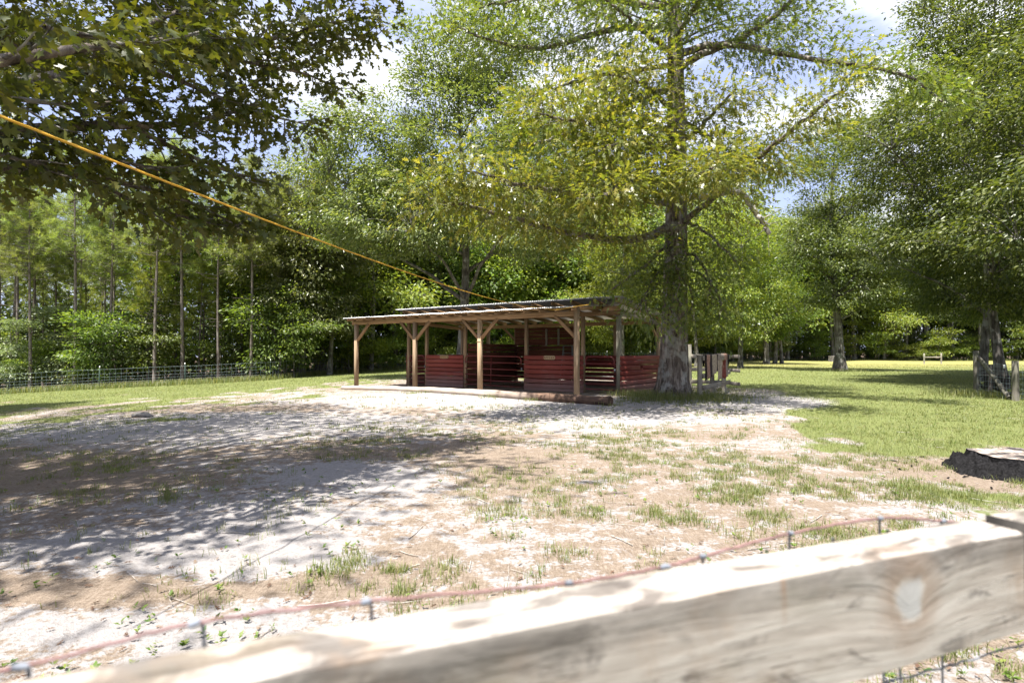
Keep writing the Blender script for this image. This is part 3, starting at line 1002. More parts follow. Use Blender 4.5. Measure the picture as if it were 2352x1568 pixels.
def rail_material():
    m, t, out = mat_new('weathered_rail_board')
    tc = t.nodes.new('ShaderNodeTexCoord')
    P = tc.outputs['Object']
    # grain bends round one big knot
    K = (0.554, 0.0, -0.057)
    sub = nd(t, 'ShaderNodeVectorMath', operation='SUBTRACT'); t.links.new(P, sub.inputs[0]); sub.inputs[1].default_value = K
    sc = mapping(t, sub.outputs[0], (1.05, 0.0, .95))
    sc.node.inputs['Rotation'].default_value = (0, .6, 0)
    ln = nd(t, 'ShaderNodeVectorMath', operation='LENGTH'); t.links.new(sc, ln.inputs[0])
    kd = ln.outputs['Value']
    nz = noise(t, P, 30, 4)
    kd2 = mth(t, 'ADD', kd, mth(t, 'MULTIPLY', mth(t, 'SUBTRACT', nz, .5), .04))
    swirl = mth(t, 'MULTIPLY', mth(t, 'POWER', 2.718, mth(t, 'MULTIPLY', kd, -22)), 2.6)
    warp = nd(t, 'ShaderNodeCombineXYZ'); t.links.new(swirl, warp.inputs['Z'])
    mp = mapping(t, P, (3.2, 48, 48))
    va = nd(t, 'ShaderNodeVectorMath', operation='ADD'); t.links.new(mp, va.inputs[0]); t.links.new(warp.outputs[0], va.inputs[1])
    g = noise(t, va.outputs[0], 1.0, 8, .72, .5)
    ck = noise(t, mapping(t, va.outputs[0], (.45, 2.2, 2.2), (4, 2, 9)), 1.0, 3, .5, .3)
    big = noise(t, P, 6.5, 5, .6, .5)
    big2 = noise(t, mapping(t, P, (5, 9, 14), (3, 1, 7)), 1.0, 5, .65, 1.0)
    c = ramp(t, g, [(.26, (.20, .17, .142)), (.46, (.34, .305, .265)), (.68, (.44, .41, .37))])
    stain = ramp(t, big2, [(.53, (0, 0, 0)), (.63, (.8,) * 3)])
    c = mixc(t, stain, c, (.085, .075, .067))
    blot = ramp(t, noise(t, mapping(t, P, (9, 30, 1), (2, 5, 3)), 1.0, 5, .6, .6), [(.52, (0, 0, 0)), (.62, (.8,) * 3)])
    sx0 = nd(t, 'ShaderNodeSeparateXYZ'); t.links.new(P, sx0.inputs[0])
    c = mixc(t, mth(t, 'MULTIPLY', blot, mth(t, 'GREATER_THAN', sx0.outputs['Y'], .002)), c, (.075, .064, .056))
    warm = ramp(t, big, [(.54, (0, 0, 0)), (.72, (.6,) * 3)])
    c = mixc(t, warm, c, (.25, .175, .115))
    algae = ramp(t, noise(t, P, 4.0, 4), [(.56, (0, 0, 0)), (.7, (.45,) * 3)])
    c = mixc(t, algae, c, (.16, .15, .095))
    # weather stain just under the top arris
    sx = nd(t, 'ShaderNodeSeparateXYZ'); t.links.new(P, sx.inputs[0])
    mr = nd(t, 'ShaderNodeMapRange', interpolation_type='SMOOTHSTEP')
    mr.inputs['From Min'].default_value = -.050; mr.inputs['From Max'].default_value = .004
    t.links.new(mth(t, 'ADD', sx.outputs['Z'], mth(t, 'MULTIPLY', mth(t, 'SUBTRACT', noise(t, mapping(t, P, (7, 14, 16)), 1.0, 5, .65), .5), .09)), mr.inputs['Value'])
    ysel = mth(t, 'LESS_THAN', sx.outputs['Y'], 0.002)
    c = mixc(t, mth(t, 'MULTIPLY', mth(t, 'MULTIPLY', mr.outputs[0], ysel), .72), c, (.10, .09, .08))
    rim = ramp(t, kd2, [(.026, (0, 0, 0)), (.034, (.5,) * 3), (.075, (0, 0, 0))])
    crack = ramp(t, ck, [(.488, (0, 0, 0)), (.497, (.85,) * 3), (.506, (0, 0, 0))])
    c = mixc(t, crack, c, (.045, .038, .032))
    # rust run below a nail
    rx = mth(t, 'ABSOLUTE', mth(t, 'ADD', mth(t, 'SUBTRACT', sx.outputs['X'], .338), mth(t, 'MULTIPLY', mth(t, 'SUBTRACT', noise(t, P, 45, 3), .5), .014)))
    rr1 = nd(t, 'ShaderNodeMapRange'); t.links.new(rx, rr1.inputs['Value']); rr1.inputs['From Min'].default_value = .0055; rr1.inputs['From Max'].default_value = .001
    rr2 = nd(t, 'ShaderNodeMapRange'); t.links.new(sx.outputs['Z'], rr2.inputs['Value']); rr2.inputs['From Min'].default_value = -.062; rr2.inputs['From Max'].default_value = -.012
    c = mixc(t, mth(t, 'MULTIPLY', mth(t, 'MULTIPLY', mth(t, 'MULTIPLY', rr1.outputs[0], rr2.outputs[0]), ysel), .4), c, (.22, .11, .05))
    c = mixc(t, rim, c, (.21, .135, .085))
    core = ramp(t, kd2, [(.020, (.75,) * 3), (.028, (0, 0, 0))])
    c = mixc(t, mth(t, 'MULTIPLY', core, ysel), c, (.36, .36, .355))
    principled(t, out, c, .85, .2, bump(t, mth(t, 'ADD', g, mth(t, 'MULTIPLY', crack, -.6)), .6, .003))
    return m


RA = np.array([0.0, 0.54])                      # a point on the front face of the rail
RD = norm(np.array([0.931, 0.365])); RN = np.array([-RD[1], RD[0]])
RZ = math.atan2(RD[1], RD[0])
R_TOP = EYE - 0.262
near = thing('rail_fence', 'weathered thick fence rail with a large pale knot, close to the viewer', 'fence', (RA[0], RA[1], 0), RZ)
L0, L1, TH, HH = -1.6, 0.800, 0.071, 0.142
nx, ny, nz_ = 160, 9, 14
mb = MB()
xs = np.linspace(L0, L1, nx)


def rail_pt(x, y, z):
    ed = 0.002 * np.exp(-((y / .005) ** 2 + (z / .005) ** 2)) + 0.002 * np.exp(-(((y - TH) / .012) ** 2 + (z / .012) ** 2))
    dz = 0.0016 * (fbm(x * 9, y * 30 + 3, 3, 3) - .5) * 2
    dy = 0.0013 * (fbm(x * 7, z * 40 + 5, 8, 3) - .5) * 2
    return np.stack([x, y + dy * (y < .001) + ed, z + dz * (z > -.001) - ed], -1)


X_, Y_ = np.meshgrid(xs, np.linspace(0, TH, ny), indexing='ij')
top = rail_pt(X_, Y_, 0 * X_)
X2, Z2 = np.meshgrid(xs, np.linspace(0, -HH, nz_), indexing='ij')
frn = rail_pt(X2, 0 * X2, Z2)
bck = rail_pt(X2, 0 * X2 + TH, Z2)
X3, Y3 = np.meshgrid(xs, np.linspace(0, TH, 3), indexing='ij')
bot = rail_pt(X3, Y3, 0 * X3 - HH)


def gridf(a, b):
    i = np.arange(a - 1)[:, None] * b; j = np.arange(b - 1)[None, :]
    return np.stack([i + j, i + b + j, i + b + j + 1, i + j + 1], -1).reshape(-1, 4)


for g_, b_ in ((top, ny), (frn, nz_), (bck, nz_), (bot, 3)):
    mb.put(g_.reshape(-1, 3), gridf(nx, b_))
for e in (0, nx - 1):
    ring = np.vstack([frn[e], bot[e][1:-1], bck[e][::-1], top[e][1:-1][::-1]])
    mb.put(ring, np.array([list(range(len(ring)))]))
M['rail'] = rail_material()
rail = mb.build('rail', M['rail'], near, (0, 0, R_TOP), None, True)
mb = MB()
mb.box((1.5, TH, HH), ch=.006).build('rail', M['rail'], near, (L1 + .042 + .75, TH / 2, R_TOP - HH / 2 + .004))
mb = MB(); mb.box((.12, .09, R_TOP + .3), (0, 0, (R_TOP - .3) / 2 - .03), ch=.006)
mb.build('post', M['dark_z'], near, (L1 + .42, TH + .052, 0))
MB().box((.006, TH - .004, HH - .004), (L1 + .039, TH / 2, R_TOP - HH / 2 + .004)).build('tarred_end', M['dark_z'], near)  # dark plate added for the shade in the gap between the rails
MB().tube([(0, 0, -.4), (0, 0, R_TOP - .02)], .06, 14).build('post', M['grey_z'], near, (-1.15, TH + .062, 0))

# woven wire fence on the far side of the rail
wire = thing('woven_wire_fence', 'rusty red woven wire with grey knots, bowed behind the near rail', 'wire fence', (RA[0], RA[1], 0), RZ)
OFF = TH + .055
PN = RN
pc = RA + RN * OFF


def on_wire(px, py):
    """where the line of sight through a full-size picture point meets the wire's upright plane (rail coordinates)"""
    a = Q(px / 1.7415, py / 1.7415, 1.0) - np.array([0, 0, EYE])
    k = (pc @ PN) / (a[:2] @ PN)
    p = a * k + np.array([0, 0, EYE])
    return (p[:2] - RA) @ RD, p[2]


kn = [(83, 2666), (778, 2492), (1463, 2405), (2273, 2331), (2660, 2264), (2810, 2224), (3161, 2133), (3520, 2072), (3772, 2083)]
kw = [on_wire(*k) for k in kn]
ctrl = [(kw[0][0] - .5, OFF, kw[0][1] - .05)] + [(s, OFF, z) for s, z in kw] + [(kw[-1][0] + .1, OFF, kw[-1][1] - .012), (kw[-1][0] + .5, OFF, kw[-1][1] - .03)]
tp = catmull(ctrl, 260)
tp[:, 2] += .0007 * np.sin(np.arange(260) * .9)
MB().tube(tp, .0020, 8).build('top_wire', M['rust_wire'], wire, None, None, True)
for dz in (.12, .26, .42, .60, .80, 1.0):
    q = tp.copy(); q[:, 2] = (q[:, 2] * .15 + R_TOP * .85 - dz).clip(.03, 9) + .002 * np.sin(np.arange(260) * .55 + dz * 9)
    MB().tube(q[::3], .0016, 5).build('line_wire', M['galv'], wire, None, None, True)
for i, (s, z) in enumerate(kw):
    kb = MB()
    kq = RNG.uniform(.0042, .0075)
    kb.tube([(s - kq, OFF, z - RNG.normal(0, .0008)), (s, OFF, z), (s + kq, OFF, z + RNG.normal(0, .0008))], [.0030, .0040, .0030], 8)
    kb.build('wire_knot', M['galv'], wire, None, None, True)
    bend = RNG.normal(0, .012)
    q = catmull([(s, OFF, z), (s + .006 + bend * .3, OFF + .006, z - .03), (s + bend, OFF, z - .3), (s - bend, OFF + .01, z - .7), (s, OFF, .02)], 24)
    MB().tube(q, .0019, 6).build('stay_wire', M['galv'], wire, None, None, True)
for s in (.47, .60, .72):
    q = catmull([(s - .03, OFF, R_TOP - .02), (s, OFF, R_TOP - .3), (s + .03, OFF + .01, .5), (s, OFF, .02)], 20)
    MB().tube(q, .0019, 6).build('stay_wire', M['galv'], wire, None, None, True)

# ------------------------------------------------------------------ wire fences round the paddock


def mesh_fence(label, path, post_every=None, posts_at=None, hgt=1.2, phase=0.0, step=0.3, post_label=None):
    """path: list of (x, y) along the ground"""
    P2 = np.array(path, float)
    th = thing('mesh_fence', label, 'wire fence', (P2[0][0], P2[0][1], 0))
    seg = np.linalg.norm(np.diff(P2, axis=0), axis=1); cum = np.concatenate([[0], np.cumsum(seg)])
    L = cum[-1]

    def at(s):
        s = np.asarray(s, float)
        x = np.interp(s, cum, P2[:, 0]); y = np.interp(s, cum, P2[:, 1])
        return np.stack([x, y, gz(x, y)], -1)
    o = np.array([P2[0][0], P2[0][1], 0])
    hz = [.03, .13, .24, .37, .52, .70, .92, hgt]
    mb = MB()
    ss = np.arange(0, L + .01, 1.2)
    for k, h in enumerate(hz):
        p = at(ss); p[:, 2] += h + .012 * np.sin(ss * 1.3 + k)
        mb.tube(p - o, .0045 if k < 7 else .006, 3, False)
    for s in np.arange(.15, L, step):
        b = at(s)
        w = .02 * math.sin(s * 7.1)
        mb.tube(np.array([b + [0, 0, .03], b + [w, 0, .6], b + [0, 0, hgt]]) - o, .004, 3, False)
    w = mb.build('wire_mesh', M['mesh_wire'], th); w['kind'] = 'stuff'
    pm = None
    sp = posts_at if posts_at is not None else np.arange(phase, L, post_every)
    for s in sp:
        b = at(s)
        if pm is None:
            m1 = MB(); m1.box((.035, .008, 1.75), (0, 0, .53)); m1.box((.008, .032, 1.75), (0, .02, .53))
            pm = m1.mesh('steel_post', M['green_steel'])
            m2 = MB(); m2.box((.045, .016, .13), (0, -.002, 1.345)); m2.box((.016, .040, .13), (0, .022, 1.345))
            pt = m2.mesh('post_tip', M['white_paint'])
        po = add('steel_post', pm, th, b - o)
        add('post_tip', pt, po)
    return th


mesh_fence('green wire mesh fence along the pine wood at left', [(-52, 31), (-31.5, 35), (-26, 35.6), (-16.6, 39), (-15.6, 43), (-14.7, 48), (-12, 51.5)],
           posts_at=[0.5, 6, 11, 16, 26.6, 31.3, 36.5, 41.5, 46, 50])
mesh_fence('distant wire mesh fence seen through the shed and behind its roof posts', [(-12, 51.5), (4, 54), (12, 56), (19, 64), (27, 76), (34, 86)], post_every=6.2, phase=3)
mesh_fence('far wire mesh fence along the wood beyond the right-hand lawn', [(34, 86), (44, 92), (58, 92), (74, 88), (95, 80)], post_every=7, phase=4)


def round_post(mb, h, r, z0=-.3):
    zz = np.array([z0, .3, h * .6, h - .004, h])
    return mb.tube([(0, 0, z) for z in zz], np.array([r * 1.04, r * 1.02, r, r * .98, r * .8]), 12)


def brace_pair(label, a, b, h=1.16, rail_h=.86):
    a = np.array(a); b = np.array(b)
    za, zb = float(gz(*a)), float(gz(*b))
    th = thing('brace_posts', label, 'fence posts', (a[0], a[1], za), 0, 'braced post pairs in the far fence')
    me = round_post(MB(), h, .085).mesh('post', M['timber_z'], True)
    me.materials[0] = M['grey_z'] if 'pale' in label else M['tan_z']
    add('post', me, th); add('post', me, th, (b[0] - a[0], b[1] - a[1], zb - za))
    MB().tube([(0, 0, rail_h), (b[0] - a[0], b[1] - a[1], rail_h + zb - za)], .06, 8).build('cross_rail', M['grey_x'], th, None, None, True)


brace_pair('tan braced post pair in the far fence left of the tall lone tree', (45.9, 90.6), (47.2, 90.9), 1.25, 1.05)
brace_pair('pale braced post pair with low rail in the far fence, right of the lone tree', (47.0, 64.9), (49.1, 65.1), 1.2, .75)

# white box by the far fence
b = np.array([46.5, 82.5])
bx = thing('white_box', 'small white box by the far fence left of the tall lone tree', 'box', (b[0], b[1], float(gz(*b))))
MB().box((.8, .7, .62), (0, 0, .31), ch=.02).build('body', M['white_paint'], bx)
MB().box((.88, .78, .08), (0, 0, .665), ch=.02).build('lid', M['white_paint'], bx)

# wooden pen beside the oak with saddle blankets
pen = thing('wooden_pen', 'weathered post and rail pen beside the oak trunk', 'fence', (5.51, 16.7, 0))
PO = np.array([5.51, 16.7, 0])


def pen_post(x, y, h, r=.075, mat='grey_z'):
    z = float(gz(x, y))
    return round_post(MB(), h, r).build('post', M[mat], pen, (x - PO[0], y - PO[1], z), None, True)


def pen_rail(p, q, h=.14, t_=.045):
    p = np.array(p) - PO; q = np.array(q) - PO
    return bar('rail', p, q, t_, h, 'grey_x', pen)


Bp, Cp, Ap, Dp, Ep = (5.51, 16.7), (7.25, 19.5), (6.80, 21.8), (6.52, 18.55), (5.6, 22.0)
pen_post(*Bp, 1.29); pen_post(*Cp, 1.26); pen_post(*Ap, 1.68, .085, 'grey_z'); pen_post(*Dp, 1.22, .07)
Mid = lambda a, b, k: (a[0] + (b[0] - a[0]) * k, a[1] + (b[1] - a[1]) * k)
dirBC = norm(np.array(Cp) - np.array(Bp)); nBC = np.array([dirBC[1], -dirBC[0]])
for z, e in ((1.20, .62), (.68, .55), (.34, .55)):
    p = np.array(Bp) - dirBC * .05 + nBC * .10; q = np.array(Cp) + dirBC * e + nBC * .10
    if abs(z - .68) < .01:
        q2 = np.array(Bp) + dirBC * .35 + nBC * .1
        pen_rail((*p, z), (*q2, z))
        p = np.array(Cp) - dirBC * .2 + nBC * .1
    pen_rail((*p, z), (*q, z))
for z in (1.22, .72, .25):
    pen_rail((5.2, 22.35, z), (7.9, 21.35, z))
    pen_rail((7.9, 21.30, z), (8.0, 20.0, z), .12)


def blanket(label, s0, s1, drop0, drop1, mat, back=.35, wob=.012, off=.0):
    """a cloth hung over the front rail from s0 to s1 metres along it"""
    ns, nt = 14, 26
    base = np.array(Bp) + nBC * .10
    half = .035 + off
    V = []
    for i in range(ns):
        s = s0 + (s1 - s0) * i / (ns - 1)
        dr = drop0 + (drop1 - drop0) * i / (ns - 1)
        prof = []
        for z in np.linspace(dr, 0.02, 14): prof.append((half, -z))
        for a in np.linspace(0, math.pi, 6)[1:-1]: prof.append((half * math.cos(a), .012 + off + half * .35 * math.sin(a)))
        for z in np.linspace(0.02, back, 8): prof.append((-half, -z))
        for w, z in prof[:nt]:
            ww = w + (wob * math.sin(s * 17 + z * 5) + wob * .6 * math.sin(s * 41)) * min(1, -z * 4 if z < 0 else 0) * (1 if w > 0 else -1)
            p = base + dirBC * (s + .01 * math.sin(z * 11)) + nBC * ww
            V.append((p[0], p[1], 1.272 + z))
    V = np.array(V)
    nt = len(V) // ns
    f = gridf(ns, nt)
    o_ = np.array([*(base + dirBC * s0), 0])
    me = mesh_np('saddle_blanket', V - o_, f, mat, True)
    o = add('saddle_blanket', me, None, o_)
    sm = o.modifiers.new('thick', 'SOLIDIFY'); sm.thickness = .014; sm.offset = 0
    return o


def blanket_mat(name, bands):
    """bands of colour across the rail direction; bands: list of (position, colour)"""
    m, t, out = mat_new(name)
    tc = t.nodes.new('ShaderNodeTexCoord')
    dt = nd(t, 'ShaderNodeVectorMath', operation='DOT_PRODUCT')
    t.links.new(tc.outputs['Object'], dt.inputs[0]); dt.inputs[1].default_value = (float(dirBC[0]), float(dirBC[1]), 0)
    n = noise(t, tc.outputs['Object'], 14, 5)
    k = mth(t, 'ADD', dt.outputs['Value'], mth(t, 'MULTIPLY', mth(t, 'SUBTRACT', n, .5), .03))
    c = ramp(t, k, bands)
    c.node.color_ramp.interpolation = 'CONSTANT'
    d = ramp(t, n, [(.35, (.55,) * 3), (.65, (1,) * 3)])
    c = mixc(t, 1.0, c, d, 'MULTIPLY')
    principled(t, out, c, .95, .1, bump(t, noise(t, tc.outputs['Object'], 90, 3), .5, .006))
    return m


TAN, ROSE, DKB, RED2, GRY = (.46, .37, .28), (.40, .24, .18), (.06, .045, .045), (.26, .075, .055), (.33, .27, .225)
o = blanket('', .30, 1.62, .72, .52, blanket_mat('blanket_striped', [(0, ROSE), (.40, DKB), (.66, TAN)]))
tag(o, 'striped rose, black and tan saddle blanket on the pen rail nearest the oak', 'blanket', 'saddle blankets on the pen rail')
o = blanket('', 1.72, 2.62, .80, .72, blanket_mat('blanket_tan', [(0, TAN), (.62, RED2)]), off=.004)
tag(o, 'tan saddle blanket with a dull red edge, middle of the pen rail', 'blanket', 'saddle blankets on the pen rail')
o = blanket('', 1.70, 3.10, .16, .15, blanket_mat('blanket_grey', [(0, GRY), (.9, ROSE)]), .2, .006, .022)
tag(o, 'short folded grey cloth laid over the tan blanket on the pen rail', 'blanket', 'saddle blankets on the pen rail')
o = blanket('', 2.70, 3.22, .78, .72, blanket_mat('blanket_red', [(0, RED2), (.28, GRY)]), off=.003)
tag(o, 'red brown saddle blanket hanging at the far end of the pen rail', 'blanket', 'saddle blankets on the pen rail')
for s0, s1, d0, lab in ((.10, .26, .74, 'black strap hanging from the pen rail beside the front post'), (1.63, 1.70, .50, 'narrow black strap between the two long blankets on the pen rail'), (3.26, 3.46, .36, 'wide black strap at the far end of the pen rail')):
    o = blanket('', s0, s1, d0, d0 * .95, M['black'], .3, .004, .002)
    o.name = 'black_strap'; o.data.name = 'black_strap'
    tag(o, lab, 'strap', 'straps on the pen rail')

# fence corner with a diagonal brace at the right
cor = thing('fence_corner', 'weathered grey fence corner with a leaning diagonal brace under the dark trees at right', 'fence', (15.0, 18.4, 0))
CO = np.array([15.0, 18.4, 0])


def cpost(x, y, h, r, mat, name='post'):
    return round_post(MB(), h, r).build(name, M[mat], cor, np.array([x, y, float(gz(x, y))]) - CO, None, True)


cpost(15.0, 18.4, 1.42, .078, 'grey_dark'); cpost(14.32, 16.2, 1.13, .085, 'grey_dark'); cpost(15.5, 18.45, .98, .075, 'dark_z')
MB().tube(np.array([(15.02, 18.3, 1.19), (14.75, 17.4, .60), (14.40, 16.5, .05)]) - CO, .062, 10).build('diagonal_brace', M['grey_dark'], cor, None, None, True)
MB().tube(np.array([(15.05, 18.42, .60), (15.5, 18.45, .62)]) - CO, .035, 8).build('cross_rail', M['dark_z'], cor, None, None, True)
MB().tube(np.array([(15.05, 18.45, .50), (15.25, 18.45, .22), (15.5, 18.45, .02)]) - CO, .038, 8).build('dark_brace', M['dark_z'], cor, None, None, True)
MB().tube(np.array([(14.9, 17.6, .25), (14.45, 16.4, .16)]) - CO, .035, 8).build('dark_brace', M['dark_z'], cor, None, None, True)
mb = MB()
c0, c1 = np.array([15.0, 18.4, 0]) - CO, np.array([14.32, 16.2, 0]) - CO
for h in (.08, .2, .33, .48, .65, .85, 1.05):
    mb.tube([c0 + [0, 0, h], c1 + [0, 0, h * .95]], .003, 3, False)
    mb.tube([c1 + [0, 0, h * .95], c1 + [5.5, 1.8, h * .95]], .003, 3, False)
    mb.tube([c0 + [0, 0, h], c0 + [3.2, 3.4, h]], .003, 3, False)
for k in np.arange(.04, 1, .075):
    b_ = c0 + (c1 - c0) * k
    mb.tube([b_ + [0, 0, .05], b_ + [0, 0, 1.03]], .0025, 3, False)
for k in np.arange(.15, 5.6, .16):
    b_ = c1 + np.array([5.5, 1.8, 0]) / 5.79 * k
    mb.tube([b_ + [0, 0, .05], b_ + [0, 0, 1.0]], .0025, 3, False)
w = mb.build('wire_mesh', M['mesh_wire'], cor); w['kind'] = 'stuff'
for x, y, h in ((15.35, 17.75, .98), (16.9, 18.6, .95)):
    m1 = MB(); m1.box((.04, .012, h + .3), (0, 0, h / 2 - .15)); m1.box((.012, .036, h + .3), (0, .022, h / 2 - .15))
    po = m1.build('steel_post', M['dark_z'], cor, np.array([x, y, 0]) - CO)
    MB().box((.052, .022, .12), (0, 0, h - .055)).build('post_tip', M['white_paint'], po)
cr = thing('plank_box', 'dark plank box on the grass behind the fence corner brace', 'box', (17.55, 20.6, 0), .2)
for i in range(4):
    MB().box((.62, .025, .115), (0, -.22, .10 + i * .125), ch=.004).build('plank', M['dark_z'], cr)
    MB().box((.62, .025, .115), (0, .22, .10 + i * .125), ch=.004).build('plank', M['dark_z'], cr)
for sx_ in (-1, 1):
    MB().box((.025, .40, .5), (sx_ * .30, 0, .29), ch=.004).build('end_panel', M['dark_z'], cr)

# ------------------------------------------------------------------ stumps and stone


def stump(name, label, loc, r, h, burnt, seed, flare=.25, ns=44):
    th = None
    a = np.linspace(0, 2 * np.pi, ns, endpoint=False)
    hs = np.array([-.05, .1, .35, .65, .92, 1.0]) * h
    V = []
    for k, z in enumerate(hs):
        lob = 1 + .10 * np.sin(a * 5 + seed) + .06 * np.sin(a * 9 + seed * 2) + .10 * (fbm(np.cos(a) * 3 + 5, np.sin(a) * 3 + k * .3, seed, 4) - .5)
        rr_ = r * lob * (1 + flare * (1 - np.clip(z / h, 0, 1)) ** 2)
        zz = z + (0.10 * h * (fbm(np.cos(a) * 4 + 9, np.sin(a) * 4, seed + 3, 4) - .5) * 2 if k >= 4 else 0 * a)
        V.append(np.stack([rr_ * np.cos(a), rr_ * np.sin(a), zz], -1))
    V = np.concatenate(V)
    i = np.arange(len(hs) - 1)[:, None] * ns; j = np.arange(ns)[None, :]; k = (j + 1) % ns
    F = np.stack([i + j, i + k, i + ns + k, i + ns + j], -1).reshape(-1, 4)
    side = mesh_np('bark_side', V, F, M['charcoal'] if burnt else M['bark_grey'], not burnt)
    # cut top: rings of vertices sunk a little in the middle
    T = []
    rings = [1.0, .93, .8, .6, .4, .2]
    last = V[-ns:]
    for q in rings:
        p = last * [q, q, 1]
        p[:, 2] = h * (.965 if q < .95 else 1.0) * 1 + (last[:, 2] - h) * (q ** 3) + .02 * h * (fbm(p[:, 0] * 9, p[:, 1] * 9, seed + 1, 3) - .5) * 2
        T.append(p)
    T.append(np.array([[0, 0, h * .96]]))
    T = np.concatenate(T)
    nr = len(rings)
    i = np.arange(nr - 1)[:, None] * ns
    F2 = np.stack([i + j, i + k, i + ns + k, i + ns + j], -1).reshape(-1, 4)
    tri = np.array([[(nr - 1) * ns + q, (nr - 1) * ns + (q + 1) % ns, nr * ns] for q in range(ns)])
    m, t, out = mat_new('burnt_stump_top' if burnt else 'cut_stump_top')
    tc = t.nodes.new('ShaderNodeTexCoord')
    n1 = noise(t, tc.outputs['Object'], 5.0, 6, .6, .6)
    n2 = noise(t, tc.outputs['Object'], 40, 4)
    if burnt:
        c = ramp(t, n1, [(.40, (.03, .028, .028)), (.50, (.16, .135, .12)), (.60, (.42, .35, .29))])
    else:
        c = ramp(t, n1, [(.3, (.2, .17, .14)), (.7, (.36, .32, .28))])
    c = mixc(t, .4, c, ramp(t, n2, [(.3, (.3,) * 3), (.7, (1,) * 3)]), 'MULTIPLY')
    principled(t, out, c, .9, .15, bump(t, n2, .4, .01))
    th = thing(name, label, 'tree stump', loc, 0)
    add('stump_side', side, th)
    add('cut_top', mesh_np('cut_top', T, [F2, tri], m, True), th)
    return th


sx_, sy_ = 5.92, 6.62
bs = stump('tree_stump', 'wide burnt black stump with a pale cut top at the right edge', (sx_, sy_, float(gz(sx_, sy_))), .46, .21, True, 3)
gx, gy = np.meshgrid(np.linspace(-.95, -.05, 46), np.linspace(-.62, .58, 54), indexing='ij')
q_ = np.hypot(gx, gy); a_ = np.arctan2(gy, gx)
prof = np.interp(q_, [.30, .50, .60, .72, .95], [.13, .19, .17, .06, -.05])
hz_ = prof * (.55 + .9 * fbm(gx * 9, gy * 9, 41, 3)) + .16 * (np.abs(fbm(gx * 15, gy * 15, 43, 4) - .5) * 2 - .3) - .03
hz_ = hz_ - .25 * sstep(.75, .97, q_) - .10 * sstep(-.30, -.05, gx)
V = np.stack([gx + .02 * (fbm(gx * 20, gy * 20, 5, 2) - .5), gy + .02 * (fbm(gx * 20 + 9, gy * 20, 6, 2) - .5), hz_], -1).reshape(-1, 3)
lf = add('root_mound', mesh_np('root_mound', V, gridf(46, 54), M['charcoal'], False), bs)
lf['label'] = 'jagged burnt roots at the left of the stump'
rs = np.random.default_rng(8)
shard = MB()
for i in range(26):
    a = rs.uniform(2.0, 5.2); q = rs.uniform(.75, 1.35)
    L_ = rs.uniform(.03, .13); o_ = np.array([q * math.cos(a), q * math.sin(a), .012])
    b = rs.uniform(0, 6.28); d_ = np.array([math.cos(b), math.sin(b), rs.normal(0, .08)])
    shard.tube([o_ - d_ * L_ / 2, o_ + rs.normal(0, .006, 3), o_ + d_ * L_ / 2], [.004, .012, .003], 4)
sh_ = shard.build('charred_bits', M['charcoal'], bs); sh_['kind'] = 'stuff'
stump('tree_stump', 'grey cut stump far out on the lawn right of the tall lone tree', (43.9, 78.0, float(gz(43.9, 78.0))), .46, .75, False, 5, .12, 20)
p = G(330, 957)
rk = MB(); rk.tube([(-.26, 0, .01), (-.15, .02, .05), (0, 0, .06), (.13, -.03, .05), (.24, -.02, .01)], [.03, .06, .07, .06, .03], 10)
v = np.concatenate(rk.v); v[:, 2] += .05 * (fbm(v[:, 0] * 6, v[:, 1] * 9, 4, 3) - .5); rk.v = [v]
tag(rk.build('stone', M['stone'], None, (p[0], p[1], float(gz(*p)) + .0), None, True), 'low grey stone at the edge of the shaded left lawn', 'stone')

# ------------------------------------------------------------------ leaves, sprays and trees
# leaf templates: x along the leaf, y across, z up; triangles
OAK_V = np.array([(0, 0, 0), (.40, 0, .02), (.68, 0, .0), (1, 0, -.08),
                  (.44, .22, .05), (.74, .25, .02), (.44, -.22, .05), (.74, -.25, .02), (.86, .08, -.04), (.86, -.08, -.04)], float)
OAK_F = np.array([(0, 1, 4), (0, 6, 1), (1, 2, 5), (1, 7, 2), (2, 3, 8), (2, 9, 3)])
OAK2_V = np.array([(0, 0, 0), (.20, 0, .015), (.44, 0, .02), (.68, 0, .0), (1, 0, -.1),
                   (.26, .15, .03), (.50, .34, .06), (.55, .10, .03), (.84, .30, .0), (.82, .08, -.03), (.20, .05, .02),
                   (.26, -.15, .03), (.50, -.34, .06), (.55, -.10, .03), (.84, -.30, .0), (.82, -.08, -.03), (.20, -.05, .02)], float)
OAK2_F = np.array([(0, 1, 10), (1, 2, 5), (1, 5, 10), (2, 7, 6), (2, 6, 5), (2, 3, 7), (3, 8, 7), (3, 9, 8), (3, 4, 9),
                   (0, 16, 1), (1, 11, 2), (1, 16, 11), (2, 12, 13), (2, 11, 12), (2, 13, 3), (3, 13, 14), (3, 14, 15), (3, 15, 4)])
OVAL_V = np.array([(0, 0, 0), (.45, .24, .05), (1, 0, -.06), (.45, -.24, .05)], float)
OVAL_F = np.array([(0, 2, 1), (0, 3, 2)])


def leaf_cloud(pos, dirs, size, tv, tf, tilt=.5, rng=RNG, up=(0, 0, 1)):
    """one leaf per position; dirs: where the tip points; returns verts, tris, rnd"""
    n = len(pos)
    d = norm(dirs)
    u = norm(np.asarray(up, float) + rng.normal(0, tilt, (n, 3)))
    s = norm(np.cross(u, d)); u = np.cross(d, s)
    size = np.broadcast_to(size, (n,))
    V = pos[:, None, :] + size[:, None, None] * (tv[None, :, 0, None] * d[:, None, :] + tv[None, :, 1, None] * s[:, None, :] + tv[None, :, 2, None] * u[:, None, :])
    F = (np.arange(n)[:, None, None] * len(tv) + tf[None]).reshape(-1, 3)
    R = np.repeat(rng.random(n), len(tv))
    return V.reshape(-1, 3), F, R


